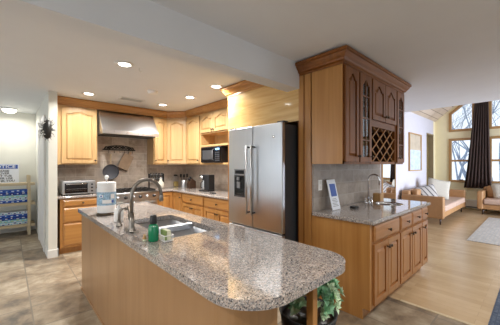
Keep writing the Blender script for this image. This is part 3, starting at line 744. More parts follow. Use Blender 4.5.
t.scale = (.85, .85, .92)
obj('base', box(B(), -.15, .12, -.10, .12, 0, .03, .008), 'black_plastic', t)
obj('tower', box(B(), -.02, .12, -.08, .12, .03, .34, .012), 'black_plastic', t)
obj('brew_head', box(B(), -.15, -.02, -.09, .10, .255, .34, .012), 'black_plastic', t)
obj('trim_band', lathe(B(), [(.0, 0), (.055, 0), (.058, .05), (0, .055)], (-.09, -.055, .262)), 'steel', t)
cf = obj('carafe', lathe(B(), [(0, 0), (.06, 0), (.066, .03), (.064, .14), (.045, .18), (.045, .20), (0, .20)], (-.085, 0, .032)), 'steel', t)
obj('carafe_handle', tube(B(), [(-.085, -.06, .07), (-.085, -.105, .09), (-.085, -.105, .18), (-.085, -.045, .21)], .008, 8), 'black_plastic', cf)
obj('carafe_lid', lathe(B(), [(0, .20), (.046, .20), (.04, .218), (0, .22)], (-.085, 0, .032)), 'black_plastic', cf)
tag(obj('phone', box(B(), 2.60, 2.67, at_u(214, 2.62), at_u(214, 2.62) + .12, CT, CT + .012, .003), 'black_plastic'), 'small flat black gadget lying in front of the coffee maker', 'gadget')
t = thing('ceramic_jar', 'cream ceramic jar by the range on the right-hand counter', 'jar', (2.36, 5.35, CT))
obj('jar', lathe(B(), [(0, 0), (.06, 0), (.075, .05), (.07, .12), (.03, .16), (.02, .20), (0, .205)]), 'cushion_linen', t); obj('stopper', lathe(B(), [(0, .2), (.014, .205), (.02, .225), (0, .235)]), 'white_trim', t)

# ================================================================== WET BAR PENINSULA
t = thing('wet_bar_cabinet', 'long honey wood base cabinet of the wet bar with drawers over doors', 'cabinet', (2.39, 1.03, 0))
PW = 1.76
obj('body', box(box(B(), .02, PW, 0, .595, .1, CB), .02, PW, .07, .595, 0, .1), 'amber_z', t)
bm = B(); yzprism(bm, [(0, .1), (0, CB), (.61, CB), (.61, 0), (.065, 0), (.065, .1)], 0, .02); obj('end_panel', bm, 'honey_z', t)
obj('corner_stile', box(B(), -.004, .03, -.004, .03, .1, CB), 'honey_z', t, bevel=.002)
def pen(x0, x1, n):
    drawer(t, x0, x1, .70, .86, 'amber_x'); w_ = (x1 - x0) / n
    for i in range(n):
        door(t, x0 + i * w_, x0 + (i + 1) * w_, .125, .685, 'amber_z', arch=False, side='r' if (n == 2 and i == 0) or n == 1 and x0 < 1.0 else 'l', kz=.49)
pen(.06, .70, 2); pen(.735, 1.10, 1); pen(1.115, 1.48, 1); pen(1.50, 1.74, 1)
cx, cy = 3.60, 1.30
ring = [(cx + .16 * math.cos(a * math.pi / 14), cy + .16 * math.sin(a * math.pi / 14)) for a in range(28)]
counter('countertop', [(2.365, .985), (4.17, .985), (4.17, 1.627), (2.365, 1.627)], 'polished granite countertop of the wet bar with a round sink cutout', [ring])
t = thing('bar_sink', 'small round steel sink set into the wet bar counter', 'sink', (cx, cy, CT))
obj('bowl', lathe(B(), [(.19, -.042), (.158, -.041), (.155, -.1), (.13, -.16), (.03, -.17), (0, -.17), (0, -.175), (.14, -.167), (.165, -.1), (.19, -.05)], n=36), 'steel_sink', t)
obj('rim', lathe(B(), [(.159, -.03), (.159, .003), (.168, .004), (.172, .0005), (.159, -.03)], n=40), 'chrome', t)
obj('drain', lathe(B(), [(0, -.168), (.03, -.168), (.03, -.164), (0, -.164)]), 'chrome', t)
t = thing('bar_faucet', 'chrome gooseneck faucet on the wet bar counter', 'faucet', (3.54, 1.54, CT))
bm = lathe(B(), [(0, 0), (.032, 0), (.03, .012), (.018, .02), (.016, .05), (0, .05)])
tube(bm, [(0, 0, .03), (0, 0, .30)] + [(0, -.07 + .07 * math.cos(a), .30 + .07 * math.sin(a)) for a in [k * math.pi / 8 for k in range(1, 9)]] + [(0, -.14, .24)], .011, 12)
obj('spout', bm, 'chrome', t)
for s in (-1, 1):
    bm = lathe(B(), [(0, 0), (.024, 0), (.022, .01), (.012, .02), (.012, .06), (0, .062)], (s * .09, 0, 0)); tube(bm, [(s * .09, 0, .055), (s * .15, -.01, .075)], .007, 8); obj('handle', bm, 'chrome', t)
tag(obj('wooden_box', box(B(), 3.70, 3.81, 1.45, 1.55, CT, CT + .11, .004), 'frame_oak'), 'small brown wooden box beside the wet bar faucet', 'box')
t = thing('outlet', 'white outlet plate on the wet bar tile, above the booklet', 'outlet', (2.525, 1.627, 1.19))
obj('cover_plate', box(B(), -.036, .036, -.005, 0, -.058, .058, .002), 'white_plastic', t); obj('socket', box(box(B(), -.015, .015, -.007, -.005, .012, .042), -.015, .015, -.007, -.005, -.042, -.012), 'white_trim', t)
t = thing('display_stand', 'white upright card with a blue picture leaning on the wet bar wall', 'sign', (2.675, 1.515, CT))
Mt = Matrix.Rotation(R(-13), 4, 'X')
o = obj('card', box(B(), -.085, .085, -.006, 0, 0.002, .34, .002), 'sign_white', t); o.matrix_local = Mt
p1 = obj('picture', box(B(), -.055, .06, -.008, -.006, .15, .29), 'sign_blue', o)
bm = B()
for i in range(6): box(bm, -.06 + .01 * (i % 2), .055 - .012 * (i % 3), -.0075, -.006, .04 + i * .016, .045 + i * .016)
obj('printed_lines', bm, 'grey_plastic', o)
tag(obj('coaster_holder', box(B(), 2.885, 2.965, 1.40, 1.47, CT, CT + .025, .005), 'black_plastic'), 'small black box lying on the wet bar counter', 'box')

# upper cabinet of the bar (front Y=1.28)
t = thing('bar_upper_cabinet', 'shade-toned honey wood upper cabinet over the wet bar with glass doors and wine lattice', 'cabinet', (2.37, 1.28, 0))
UW = 1.65
bm = B()
box(bm, .018, UW, .33, .347, UB, 2.40); box(bm, .018, UW - .018, 0, .33, UB, UB + .02); box(bm, .018, UW - .018, 0, .33, 2.38, 2.40)
for x in (.018, .30, .61, 1.355, UW - .018): box(bm, x - .0 if x > .1 else x, x + .018, 0, .33, UB, 2.40)
box(bm, .62, 1.37, 0, .33, 1.855, 1.875)
obj('carcass', bm, 'cherry_z', t)
obj('end_panel', box(B(), 0, .018, 0, .347, UB, 2.40), 'honey_z', t); obj('shelf', box(box(B(), .318, .61, .02, .33, 1.74, 1.755), .318, .61, .02, .33, 2.05, 2.065), 'cherry_x', t)
obj('shelf', box(box(B(), 1.373, UW - .018, .02, .33, 1.74, 1.755), 1.373, UW - .018, .02, .33, 2.05, 2.065), 'cherry_x', t)
fz0, fz1 = UB + .02, 2.375
bm = B(); box(bm, .0, UW, -.006, .0, 2.36, 2.40); box(bm, 0, .03, -.004, 0, UB, 2.4); box(bm, .595, .63, -.004, 0, UB, 2.4); box(bm, 1.345, 1.385, -.004, 0, UB, 2.4); box(bm, 0, UW, -.004, 0, UB, UB + .03)
obj('face_frame', bm, 'cherry_z', t)
door(t, .02, .30, fz0, fz1, 'cherry_z', side='r', y=-.005, rise=.06)
def glass_door(x0, x1, side):
    dd = door(t, x0, x1, fz0, fz1, 'cherry_z', open_=True, side=side, y=-.005, rise=.06); w_ = x1 - x0; h_ = fz1 - fz0
    obj('glass_pane', box(B(), .05, w_ - .05, -.010, -.007, .05, h_ - .05), 'door_pane', dd)
    bm = B(); box(bm, w_ / 2 - .007, w_ / 2 + .007, -.018, -.012, .05, h_ - .06)
    for k in (1, 2, 3): box(bm, .05, w_ - .05, -.018, -.012, h_ * k / 4 - .006, h_ * k / 4 + .006)
    obj('muntin', bm, 'cherry_z', dd)
glass_door(.32, .60, 'r'); glass_door(1.38, UW - .01, 'l')
door(t, .625, .985, 1.92, fz1, 'cherry_z', side='r', y=-.005, rise=.06); door(t, .99, 1.35, 1.92, fz1, 'cherry_z', side='l', y=-.005, rise=.06)
obj('rail', box(B(), .625, 1.35, -.006, .0, 1.845, 1.92), 'cherry_x', t)
bm = B(); x0, x1, z0, z1 = .63, 1.345, UB + .03, 1.845
def clip_bar(s, c, y0, y1, wd=.011):
    pts = []
    for x in (x0, x1):
        z = s * (x - x0) * .667 + c
        pts.append((x, z))
    (xa, za), (xb, zb) = pts
    def cl(z_, xa, za, xb, zb): return xa + (z_ - za) / (zb - za) * (xb - xa)
    P = []
    lo, hi = z0, z1
    ts = []
    for zz in (lo, hi):
        tt = (zz - za) / (zb - za); ts.append(tt)
    t0, t1 = max(0, min(ts)), min(1, max(ts))
    if t1 - t0 < .02: return
    A = Vector((xa + (xb - xa) * t0, 0, za + (zb - za) * t0)); C = Vector((xa + (xb - xa) * t1, 0, za + (zb - za) * t1))
    d_ = (C - A).normalized(); nn = Vector((-d_.z, 0, d_.x)) * wd / 2
    q = [A - nn, C - nn, C + nn, A + nn]
    va = [bm.verts.new((p.x, y0, p.z)) for p in q]; vb = [bm.verts.new((p.x, y1, p.z)) for p in q]
    bm.faces.new(va); bm.faces.new(vb[::-1])
    for i in range(4): bm.faces.new((va[i], va[(i + 1) % 4], vb[(i + 1) % 4], vb[i]))
for k in range(-8, 12):
    clip_bar(1, z0 + k * .14 - .04, .0, .012, .008); clip_bar(-1, z0 + k * .14 + .05, .012, .024, .008)
obj('wine_lattice', bm, 'honey_x', t)
obj('rack_shade_lining', box(box(box(B(), .632, 1.343, .318, .328, UB + .025, 1.85), .629, .634, .03, .32, UB + .025, 1.85), 1.341, 1.346, .03, .32, UB + .025, 1.85), 'dark_wood', t)  # dark lining put in for the shade inside the wine rack
obj('crown', sweep(B(), [(0, .503), (0, -.004), (UW, -.004), (UW, .347)], [(o_, z_ - .01) for o_, z_ in CR]), 'cherry_x', t)
tag(obj('end_stile', box(B(), 2.37, 2.398, 1.643, 1.722, 0, 2.49), 'honey_z'), 'tall narrow honey wood stile between refrigerator enclosure and wet bar', 'panel')

# ================================================================== ISLAND
t = thing('kitchen_island', 'long wood-veneered kitchen island base with open knee space at its near end', 'island', (0, 0, 0))
bm = B(); box(bm, .64, 1.35, 1.25, 1.60, .1, CB); box(bm, .64, 1.35, 2.56, 3.52, .1, CB); box(bm, .64, .70, 1.60, 2.56, .1, CB); box(bm, 1.29, 1.35, 1.60, 2.56, .1, CB); box(bm, .70, 1.29, 1.60, 2.56, .1, .30); box(bm, .66, 1.29, 1.27, 3.48, 0, .1)
obj('body', bm, 'veneer', t)
obj('side_panel', box(B(), .62, .64, .93, 3.52, 0, CB), 'veneer', t)
arc = [(.82 + r_ * math.cos(R(a)), .93 + r_ * math.sin(R(a))) for r_, rng in ((.20, range(180, 271, 9)), (.182, range(270, 179, -9))) for a in rng]
obj('curved_end_panel', prism(B(), arc, 0, CB), 'veneer', t); obj('knee_panel', box(B(), .64, 1.35, 1.235, 1.25, 0, CB), 'veneer', t)
obj('support_post', box(B(), 1.125, 1.165, .765, .805, 0, CB, .003), 'honey_z', t)
obj('baseboard', box(B(), .612, .62, .93, 3.53, 0, .02), 'veneer', t)
# right hand side doors of the island
ts = t
class _L: pass
e = bpy.data.objects.new('door_front', None)
bpy.data.objects.remove(e)
for i in range(4):
    y0 = 1.30 + i * .55
    dd = obj('door', door_mesh(.53, .70, False), 'honey_z', ts, bevel=.0025, loc=(1.352, y0, .13)); dd.rotation_euler[2] = R(90)
    add_knob(dd, .04 if i % 2 else .49, .62)
def rr(x0, x1, y0, y1, radii, n=8):
    """rounded rectangle; radii for corners (x0,y0),(x1,y0),(x1,y1),(x0,y1)"""
    out = []
    cs = [((x0, y0), 180, (1, 1)), ((x1, y0), 270, (-1, 1)), ((x1, y1), 0, (-1, -1)), ((x0, y1), 90, (1, -1))]
    for (c, a0, s), r in zip(cs, radii):
        if r <= 0: out.append(c); continue
        ox, oy = c[0] + s[0] * r, c[1] + s[1] * r
        for k in range(n + 1):
            a = R(a0 + 90 * k / n); out.append((ox + r * math.cos(a), oy + r * math.sin(a)))
    return out
hole = rr(.80, 1.20, 1.68, 2.48, (.04,) * 4, 5)
counter('countertop', rr(.585, 1.372, .655, 3.55, (.22, .17, .02, .02), 12), 'large speckled granite island countertop with rounded near corners', [hole[::-1]])
# sink
t = thing('kitchen_sink', 'double bowl stainless steel sink set into the island', 'sink', (0, 0, CT))
def bowl(x0, x1, y0, y1, dep):
    bm = B(); rings = []
    for (ins, z) in ((-.018, -.045), (0, -.045), (.004, -dep * .85), (.03, -dep)):
        rings.append([bm.verts.new((p[0], p[1], z)) for p in rr(x0 + ins, x1 - ins, y0 + ins, y1 - ins, (max(.02, .045 - ins * .3),) * 4, 5)])
    for (ins, z) in ((.03, -dep - .004), (-.004, -dep * .85), (-.018, -.05)):
        rings.append([bm.verts.new((p[0], p[1], z)) for p in rr(x0 + ins, x1 - ins, y0 + ins, y1 - ins, (max(.02, .045 - ins * .3),) * 4, 5)])
    for idx, (a, b_) in enumerate(zip(rings, rings[1:])):
        if idx == 3: continue
        for i in range(len(a)):
            f = bm.faces.new((a[i], a[(i + 1) % len(a)], b_[(i + 1) % len(a)], b_[i])); f.smooth = True
    bm.faces.new(rings[3]); bm.faces.new(rings[4][::-1])
    o = obj('basin', bm, 'steel_sink', t)
    obj('drain', lathe(B(), [(0, 0), (.04, 0), (.038, .005), (.02, .002), (0, .002)], ((x0 + x1) / 2, (y0 + y1) / 2, -dep)), 'chrome', o)
bowl(.80, 1.20, 2.10, 2.48, .20); bowl(.80, 1.20, 1.68, 2.06, .20)
obj('divider', box(B(), .80, 1.20, 2.055, 2.105, -.06, -.012, .008), 'steel_sink', t)
# faucet
t = thing('kitchen_faucet', 'tall brushed nickel gooseneck faucet with side lever on the island', 'faucet', (.68, 2.05, CT))
obj('base', lathe(B(), [(0, 0), (.034, 0), (.034, .006), (.026, .014), (.021, .03), (.0185, .045), (.0185, .14), (0, .14)]), 'nickel', t)
ar = .112
obj('spout', tube(B(), [(0, 0, .10), (0, 0, .27)] + [(ar - ar * math.cos(a), 0, .27 + ar * math.sin(a)) for a in [k * math.pi / 12 for k in range(1, 13)]] + [(2 * ar + .002, 0, .26)], .0135, 16), 'nickel', t)
obj('spray_head', lathe(B(), [(0, 0), (.014, 0), (.0175, .01), (.0165, .04), (.0145, .06), (0, .06)], (2 * ar + .003, 0, .205)), 'nickel', t)
bm = tube(B(), [(0, .015, .085), (0, .045, .09)], .012, 12); tube(bm, [(0, .045, .09), (-.005, .055, .13), (-.01, .06, .185)], [.010, .007, .006], 10); obj('lever', bm, 'nickel', t)
obj('deck_plate', prism(B(), [(.03 * math.cos(a) * (1.25), .12 * math.sin(a)) for a in [k * math.pi / 12 for k in range(24)]], 0, .005), 'nickel', t)
t = thing('filter_faucet', 'short curved nickel tap next to the tall faucet', 'faucet', (.665, 2.30, CT))
bm = lathe(B(), [(0, 0), (.026, 0), (.024, .008), (.017, .02), (.014, .05), (0, .05)])
tube(bm, [(0, 0, .03), (0, 0, .10)] + [(.035 - .035 * math.cos(a), 0, .10 + .04 * math.sin(a)) for a in [k * math.pi / 8 for k in range(1, 7)]], .0115, 12); obj('spout', bm, 'nickel', t)
# soap pump bottle
t = thing('soap_dispenser', 'white pump soap bottle behind the nickel taps', 'soap bottle', (.72, 2.50, CT))
t.scale = (.85, .85, .78)
obj('bottle', lathe(B(), [(0, 0), (.042, 0), (.046, .008), (.046, .125), (.035, .145), (.016, .15), (.016, .16), (0, .16)], n=32), 'white_plastic', t)
bm = lathe(B(), [(0, .16), (.017, .16), (.017, .175), (.006, .178), (.006, .20), (.014, .20), (.014, .212), (0, .214)]); tube(bm, [(0, 0, .207), (.045, .0, .204)], .005, 8); obj('pump', bm, 'white_trim', t)
# paper towels
t = thing('paper_towel_holder', 'dark paper towel holder standing at the far end of the island', 'paper towel holder', (.735, 2.95, CT))
obj('base', lathe(B(), [(0, 0), (.095, 0), (.095, .010), (.085, .018), (0, .018)], n=40), 'bronze', t); obj('rod', lathe(B(), [(0, .018), (.007, .018), (.007, .355), (0, .355)]), 'chrome', t)
obj('finial', lathe(B(), [(0, .35), (.012, .352), (.02, .368), (.018, .384), (0, .395)]), 'white_plastic', t)
t = thing('paper_towel_roll', 'fat white paper towel roll in a blue printed wrapper', 'paper towels', (.735, 2.95, CT + .022))
obj('roll', lathe(B(), [(.02, .0), (.083, .0), (.085, .008), (.085, .292), (.083, .30), (.02, .30), (.02, .0)], n=48), 'paper', t)
bm = B(); 
def band(bm, r, z0, z1, a0, a1, n=26):
    A = [[bm.verts.new((r_ * math.cos(R(a0 + (a1 - a0) * i / n)), r_ * math.sin(R(a0 + (a1 - a0) * i / n)), z)) for i in range(n + 1)] for r_, z in ((r, z0), (r, z1), (r - .002, z1), (r - .002, z0))]
    for q in range(4):
        for i in range(n): bm.faces.new((A[q][i], A[q][i + 1], A[(q + 1) % 4][i + 1], A[(q + 1) % 4][i]))
    for i in (0, n): bm.faces.new([A[q][i] for q in range(4)])
band(bm, .0865, .075, .205, -190, 10); obj('printed_wrapper', bm, 'print_blue', t)
bm = B(); band(bm, .0875, .155, .178, -150, -125, 6); band(bm, .0875, .14, .185, -80, -52, 6); band(bm, .0875, .095, .13, -130, -70, 10); obj('wrapper_print', bm, 'white_plastic', t)
bm = B(); band(bm, .088, .10, .125, -75, -60, 5); band(bm, .088, .158, .174, -142, -132, 5); obj('wrapper_mark', bm, 'sign_blue', t)
# dish soap
t = thing('dish_soap_bottle', 'green dish soap bottle with black cap by the sink', 'soap bottle', (.70, 1.70, CT))
obj('bottle', lathe(B(), [(0, 0), (.030, 0), (.034, .006), (.034, .085), (.028, .105), (.018, .115), (0, .115)], n=28), 'green_plastic', t)
obj('cap', lathe(B(), [(0, .113), (.021, .113), (.022, .12), (.021, .165), (.017, .17), (0, .17)], n=24), 'black_plastic', t)
t = thing('sponge_caddy', 'small white wire caddy beside the green soap bottle', 'caddy', (.765, 1.655, CT))
bm = B()
for z in (.006, .04):
    tube(bm, [(.03 * a, .045 * b_, z) for a, b_ in ((-1, -1), (1, -1), (1, 1), (-1, 1))], .003, 6, True)
for k in range(6): tube(bm, [(-.03, -.04 + k * .016, .006), (-.03, -.04 + k * .016, .04)], .002, 5); tube(bm, [(.03, -.04 + k * .016, .006), (.03, -.04 + k * .016, .04)], .002, 5); tube(bm, [(-.03, -.04 + k * .016, .006), (.03, -.04 + k * .016, .006)], .002, 5)
obj('wire_basket', bm, 'white_plastic', t)
t = thing('sponge', 'green and cream scrubbing sponge standing in the caddy', 'sponge', (.765, 1.655, CT + .01))
obj('scrub_pad', box(B(), -.022, -.010, -.038, .038, 0, .062, .003), 'sponge_green', t); obj('foam', box(B(), -.010, .018, -.038, .038, 0, .062, .004), 'sponge_cream', t)
t = thing('dish_brush', 'small wooden scrub brush lying left of the soap bottle', 'brush', (.655, 1.735, CT))
t.scale = (.7, .7, .7)
obj('brush_handle', lathe(B(), [(0, .02), (.018, .02), (.02, .03), (.012, .045), (.012, .06), (0, .065)]), 'frame_oak', t); obj('bristles', lathe(B(), [(0, 0), (.017, 0), (.018, .02), (0, .02)]), 'sponge_cream', t)

# plant under the overhang
t = thing('potted_succulent', 'bushy grey-green potted plant on the floor under the island overhang', 'plant', (1.47, 1.04, 0))
t.scale = (1.15, 1.15, 1.12)
obj('pot', lathe(B(), [(0, 0), (.11, 0), (.13, .02), (.155, .36), (.165, .40), (.15, .40), (.145, .37), (0, .36)], n=32), 'pot_dark', t)
obj('soil', lathe(B(), [(0, .362), (.144, .365), (.144, .372), (0, .38)]), 'dark_wood', t)
rnd = random.Random(12)
def foliage(m, n, seed, smin, smax):
    rnd = random.Random(seed); bm = B()
    for k in range(n):
        th = rnd.uniform(0, 2 * math.pi); ph = math.acos(rnd.uniform(-.25, 1)); rr_ = rnd.uniform(.09, .185)
        c = Vector((rr_ * math.sin(ph) * math.cos(th), rr_ * math.sin(ph) * math.sin(th), .50 + rr_ * .95 * math.cos(ph)))
        ax = (c - Vector((0, 0, .42))).normalized()
        q = ax.to_track_quat('Z', 'Y').to_matrix()
        nl = 9
        for i in range(nl):
            a = i * 2.4; s = rnd.uniform(smin, smax) * (.55 + .45 * i / nl); tilt = .35 + .8 * i / nl
            d_ = Vector((math.cos(a) * math.sin(tilt), math.sin(a) * math.sin(tilt), math.cos(tilt))); side = Vector((-math.sin(a), math.cos(a), 0)); nm = d_.cross(side)
            P = [Vector((0, 0, 0)), d_ * s * .5 - side * s * .3 + nm * s * .08, d_ * s + nm * -.12 * s, d_ * s * .5 + side * s * .3 + nm * s * .08, d_ * s * .5 - nm * s * .1]
            v = [bm.verts.new(c + q @ p) for p in P]
            bm.faces.new((v[0], v[1], v[4])); bm.faces.new((v[1], v[2], v[4])); bm.faces.new((v[2], v[3], v[4])); bm.faces.new((v[3], v[0], v[4]))
    return obj('foliage', bm, m, t)
foliage('leaf', 110, 1, .035, .065); foliage('leaf_pale', 120, 2, .03, .055)

# ================================================================== HALL: shelf, towels, sign, dome light, ornament
t = thing('shelving_unit', 'light pine open shelf standing against the hall wall', 'shelf', (-.95, 7.0, 0))
SW = 1.28
for i, z in enumerate((.22, .655, 1.05)):
    bm = B(); 
    for q in range(4): box(bm, 0, SW + .08, .0 + q * .088, .07 + q * .088, z - .022, z)
    box(bm, 0, SW + .08, -.005, .012, z - .05, z - .01)
    obj('shelf', bm, 'pine', t)
for x in (.04, SW - .04):
    for y in (-.02, .33): obj('upright', box(B(), x, x + .05, y, y + .025, 0, 1.20, .003), 'pine', t)
obj('cross_brace', box(B(), .04, SW, .345, .36, .30, .34), 'pine', t)
def towel(loc, label, cols, wd, seed):
    th = .05; n = len(cols)
    t = thing('folded_towel', label, 'towel', loc)
    rnd = random.Random(seed)
    obj('towel_body', box(B(), 0, wd, 0, .27, 0, th, .02, 4), cols[0], t)
    x = .0
    bm = {}
    for k in range(12):
        c = cols[1 + (k * 7 + seed) % (n - 1)]
        a = .01 + k * (wd - .02) / 12; z0 = .010 + .014 * ((k * 5 + seed) % 3) * .6
        b_ = bm.setdefault(c, B()); box(b_, a, a + (wd - .02) / 12 * rnd.uniform(.5, 1), -.0025, .01, z0, z0 + .018)
    for c, b_ in bm.items(): obj('stripe', b_, c, t)
cl = [['towel_blue', 'towel_white', 'towel_navy'], ['towel_white', 'towel_navy', 'towel_aqua'], ['towel_aqua', 'towel_lime', 'towel_white'], ['towel_navy', 'towel_blue', 'towel_white']]
for s, z, nm in ((0, .656, 'middle'), (1, .221, 'bottom')):
    for k in range(5 if s else 5):
        pos = ['lowest', 'second from the bottom', 'third from the bottom', 'fourth from the bottom', 'topmost'][k]
        wd = .50 + .02 * ((k * 3 + s) % 3)
        towel((.30 - wd, 7.03, z + k * .051), 'blue and white folded towel, %s on the %s hall shelf' % (pos, nm), cl[(k + s) % 4], wd, k + 3 * s)
t = thing('notice_sign', 'white NOTICE sign with a blue band propped on the hall shelf', 'sign', (-.16, 7.20, 1.051))
SWd, SH = .42, .42
o = obj('board', box(B(), -SWd, .0 + .13, -.004, 0, 0, SH, .001), 'sign_white', t)
xc = (-SWd + .13) / 2
obj('header_band', box(B(), -SWd + .02, .11, -.0055, -.004, .315, .405), 'sign_blue', t)
MX = Matrix.Rotation(R(90), 4, 'X')
text_mesh('heading', 'NOTICE', .095, 'sign_white', t, Matrix.Translation((xc, -.0063, .36)) @ MX, xs=1.25, offset=.002)
text_mesh('lettering', 'PLEASE\nCOVER\nHOT TUB\nAFTER USE\nTHANK YOU', .058, 'ink', t, Matrix.Translation((xc, -.0045, .155)) @ MX, xs=1.2, spacing=.95, offset=.0012)
t.location = (.05, 7.20, 1.051); t.scale = (.88, 1, .90)
t = thing('dome_light', 'round glowing flush dome light on the hall ceiling', 'light', (.02, 7.05, CZ))
t.scale = (.74, .74, 1)
obj('rim', lathe(B(), [(0, -.001), (.16, -.001), (.165, -.02), (.15, -.03), (0, -.03)], n=40), 'white_trim', t)
obj('shade', lathe(B(), [(.15, -.03), (.14, -.06), (.10, -.085), (.05, -.097), (0, -.10)], n=40), 'dome', t)
l = bpy.data.lights.new('dome_lamp', 'AREA'); l.shape = 'DISK'; l.size = .28; l.energy = 7; l.color = (1, .95, .86)
lo = bpy.data.objects.new('lamp', l); COL.objects.link(lo); lo.parent = t; lo.location = (0, 0, -.11)
# spiky wall ornament
rnd = random.Random(3)
t = thing('wall_ornament', 'black spiky wire ornament with pale petals hung on the corner of the hall wall', 'wall decor', (.43, 4.93, 1.94))
bm = lathe(B(), [(0, -.15), (.04, -.12), (.055, 0), (.04, .12), (0, .15)], n=14)
for k in range(110):
    th = rnd.uniform(0, 2 * math.pi); z = rnd.uniform(-1, 1); r_ = math.sqrt(1 - z * z)
    d_ = Vector((r_ * math.cos(th) * .11, r_ * math.sin(th) * .065, z * .19)) * rnd.uniform(.75, 1.1)
    tube(bm, [d_ * .3, d_ * .7 + Vector((rnd.uniform(-.02, .02), 0, rnd.uniform(-.02, .02))), d_], [.004, .003, .001], 4)
obj('wire_burst', bm, 'black_iron', t)
bm = B()
for k in range(34):
    p = Vector((rnd.uniform(-.11, -.03), rnd.uniform(-.06, .02), rnd.uniform(-.15, .13)))
    lathe(bm, [(0, -.006), (.010, -.003), (.013, 0), (.008, .005), (0, .006)], p, 7)
obj('petals', bm, 'flower_white', t)
# ceiling fixtures
def can(x, y, label, power=16, group=None):
    t = thing('recessed_light', label, 'ceiling light', (x, y, CZ), group=group)
    obj('trim_ring', lathe(B(), [(.062, -.002), (.066, -.010), (.095, -.008), (.10, 0), (.062, 0)], n=36), 'white_trim', t)
    obj('lens', lathe(B(), [(0, -.004), (.063, -.004), (.063, -.0015), (0, -.0015)], n=30), 'lens', t)
    l = bpy.data.lights.new('can_lamp', 'AREA'); l.shape = 'DISK'; l.size = .12; l.energy = power; l.color = (1.0, .97, .92); l.spread = R(150)
    lo = bpy.data.objects.new('lamp', l); COL.objects.link(lo); lo.parent = t; lo.location = (0, 0, -.014)
    return t
PWR = 15.5
can(.955, 3.11, 'recessed ceiling light nearest the camera, above the island', PWR)
can(2.19, 3.11, 'recessed ceiling light beside the crown over the refrigerator', PWR)
can(2.22, 3.90, 'recessed ceiling light in front of the microwave cabinet', PWR)
can(2.12, 4.72, 'recessed ceiling light before the diagonal corner cabinet', PWR)
can(.935, 4.77, 'recessed ceiling light above the toaster oven', PWR)
for x, y in ((.2, -.3), (1.6, -.6), (3.6, -.3), (5.4, -.9), (-1.2, 1.2)): can(x, y, 'unseen recessed ceiling light added behind the camera for fill', 12, 'added fill lights behind the camera')  # unseen cans, added to lift the brightness near the camera
t = thing('smoke_detector', 'round white smoke detector on the kitchen ceiling', 'smoke detector', (1.62, 3.97, CZ))
obj('base', lathe(B(), [(0, 0), (.075, 0), (.075, -.012), (0, -.012)], n=32), 'white_trim', t); obj('cover', lathe(B(), [(.066, -.012), (.062, -.035), (.045, -.042), (0, -.043)], n=32), 'detector', t)
t = thing('ceiling_vent', 'rectangular slatted vent in the ceiling in front of the hood', 'vent', (1.56, 4.70, CZ))
obj('frame', frame_rect(B(), 'x', 0, 1, 0, 1, 0, 1) and box(box(box(box(B(), -.19, .19, -.10, -.08, -.012, 0), -.19, .19, .08, .10, -.012, 0), -.19, -.17, -.08, .08, -.012, 0), .17, .19, -.08, .08, -.012, 0), 'white_trim', t)
obj('duct', box(B(), -.17, .17, -.08, .08, -.002, 0), 'dark_grey', t)
bm = B()
for k in range(8): box(bm, -.17, .17, -.075 + k * .02, -.067 + k * .02, -.010, -.003)
obj('slat', bm, 'vent', t)
tag(obj('ceiling_hook', tube(B(), [(1.12, 3.12, CZ), (1.12, 3.12, CZ - .03), (1.13, 3.12, CZ - .045), (1.145, 3.12, CZ - .035)], .003, 6), 'white_trim'), 'tiny white hook in the ceiling beside the nearest recessed light', 'hook')

# ================================================================== LIVING ROOM
def sofa(name, label, loc, rotz, L, D=.92):
    t = thing(name, label, 'sofa', loc, rotz)        # local: x 0..L, front at y=0, back at y=D
    obj('base', box(B(), .10, L - .10, .03, D - .05, .16, .30, .02), 'sofa_leather', t)
    obj('arm', box(B(), 0, .13, 0, D - .02, .15, .665, .035, 3), 'sofa_leather', t)
    obj('arm', box(B(), L - .13, L, 0, D - .02, .15, .665, .035, 3), 'sofa_leather', t)
    obj('backrest', box(B(), .06, L - .06, D - .20, D, .16, .76, .05, 3), 'sofa_leather', t)
    n = 2; w_ = (L - .28) / n
    for i in range(n):
        obj('seat_cushion', box(B(), .14 + i * w_, .14 + (i + 1) * w_ - .01, -.01, D - .22, .305, .45, .035, 3), 'cushion_seat', t)
        bm = box(B(), .15 + i * w_, .13 + (i + 1) * w_, D - .36, D - .21, .45, .80, .05, 3); obj('back_cushion', bm, 'sofa_leather', t)
    for x in (.10, L - .15):
        for y in (.06, D - .14): obj('leg', tube(B(), [(x + .03, y + .03, .16), (x + .03 + (-.02 if x < 1 else .02), y + .03, 0)], [.024, .015], 8), 'dark_wood', t)
    return t
sofa('sofa', 'tan leather sofa with slim arms against the picture wall', (7.42, 1.50, 0), 0, 2.7)
sofa('sofa', 'tan leather sofa at right edge under the window curtain', (9.90, 1.22, 0), R(-90), 2.2)
def cushion(label, loc, rot, s=.45, m='cushion_linen'):
    bm = B(); n = 10; vs_ = {}
    for sgn in (1, -1):
        for i in range(n + 1):
            for j in range(n + 1):
                u, v = 2 * i / n - 1, 2 * j / n - 1
                h_ = .085 * (max(0, (1 - u ** 4) * (1 - v ** 4))) ** .5
                pin = 1 - .06 * (1 - abs(u)) * abs(v) ** 3; pin2 = 1 - .06 * (1 - abs(v)) * abs(u) ** 3
                vs_[(sgn, i, j)] = bm.verts.new((u * s / 2 * pin2, sgn * h_, v * s / 2 * pin))
    for sgn in (1, -1):
        for i in range(n):
            for j in range(n): bm.faces.new([vs_[(sgn, *p)] for p in ((i, j), (i + 1, j), (i + 1, j + 1), (i, j + 1))])
    bmesh.ops.remove_doubles(bm, verts=bm.verts, dist=1e-4)
    o = obj('cushion', bm, m, smooth=True, loc=loc); o.rotation_euler = rot; return tag(o, label, 'cushion')
cushion('light square cushion leaning against the back of the tan sofa', (8.95, 1.93, .74), (R(-18), R(12), R(-58)), .56)
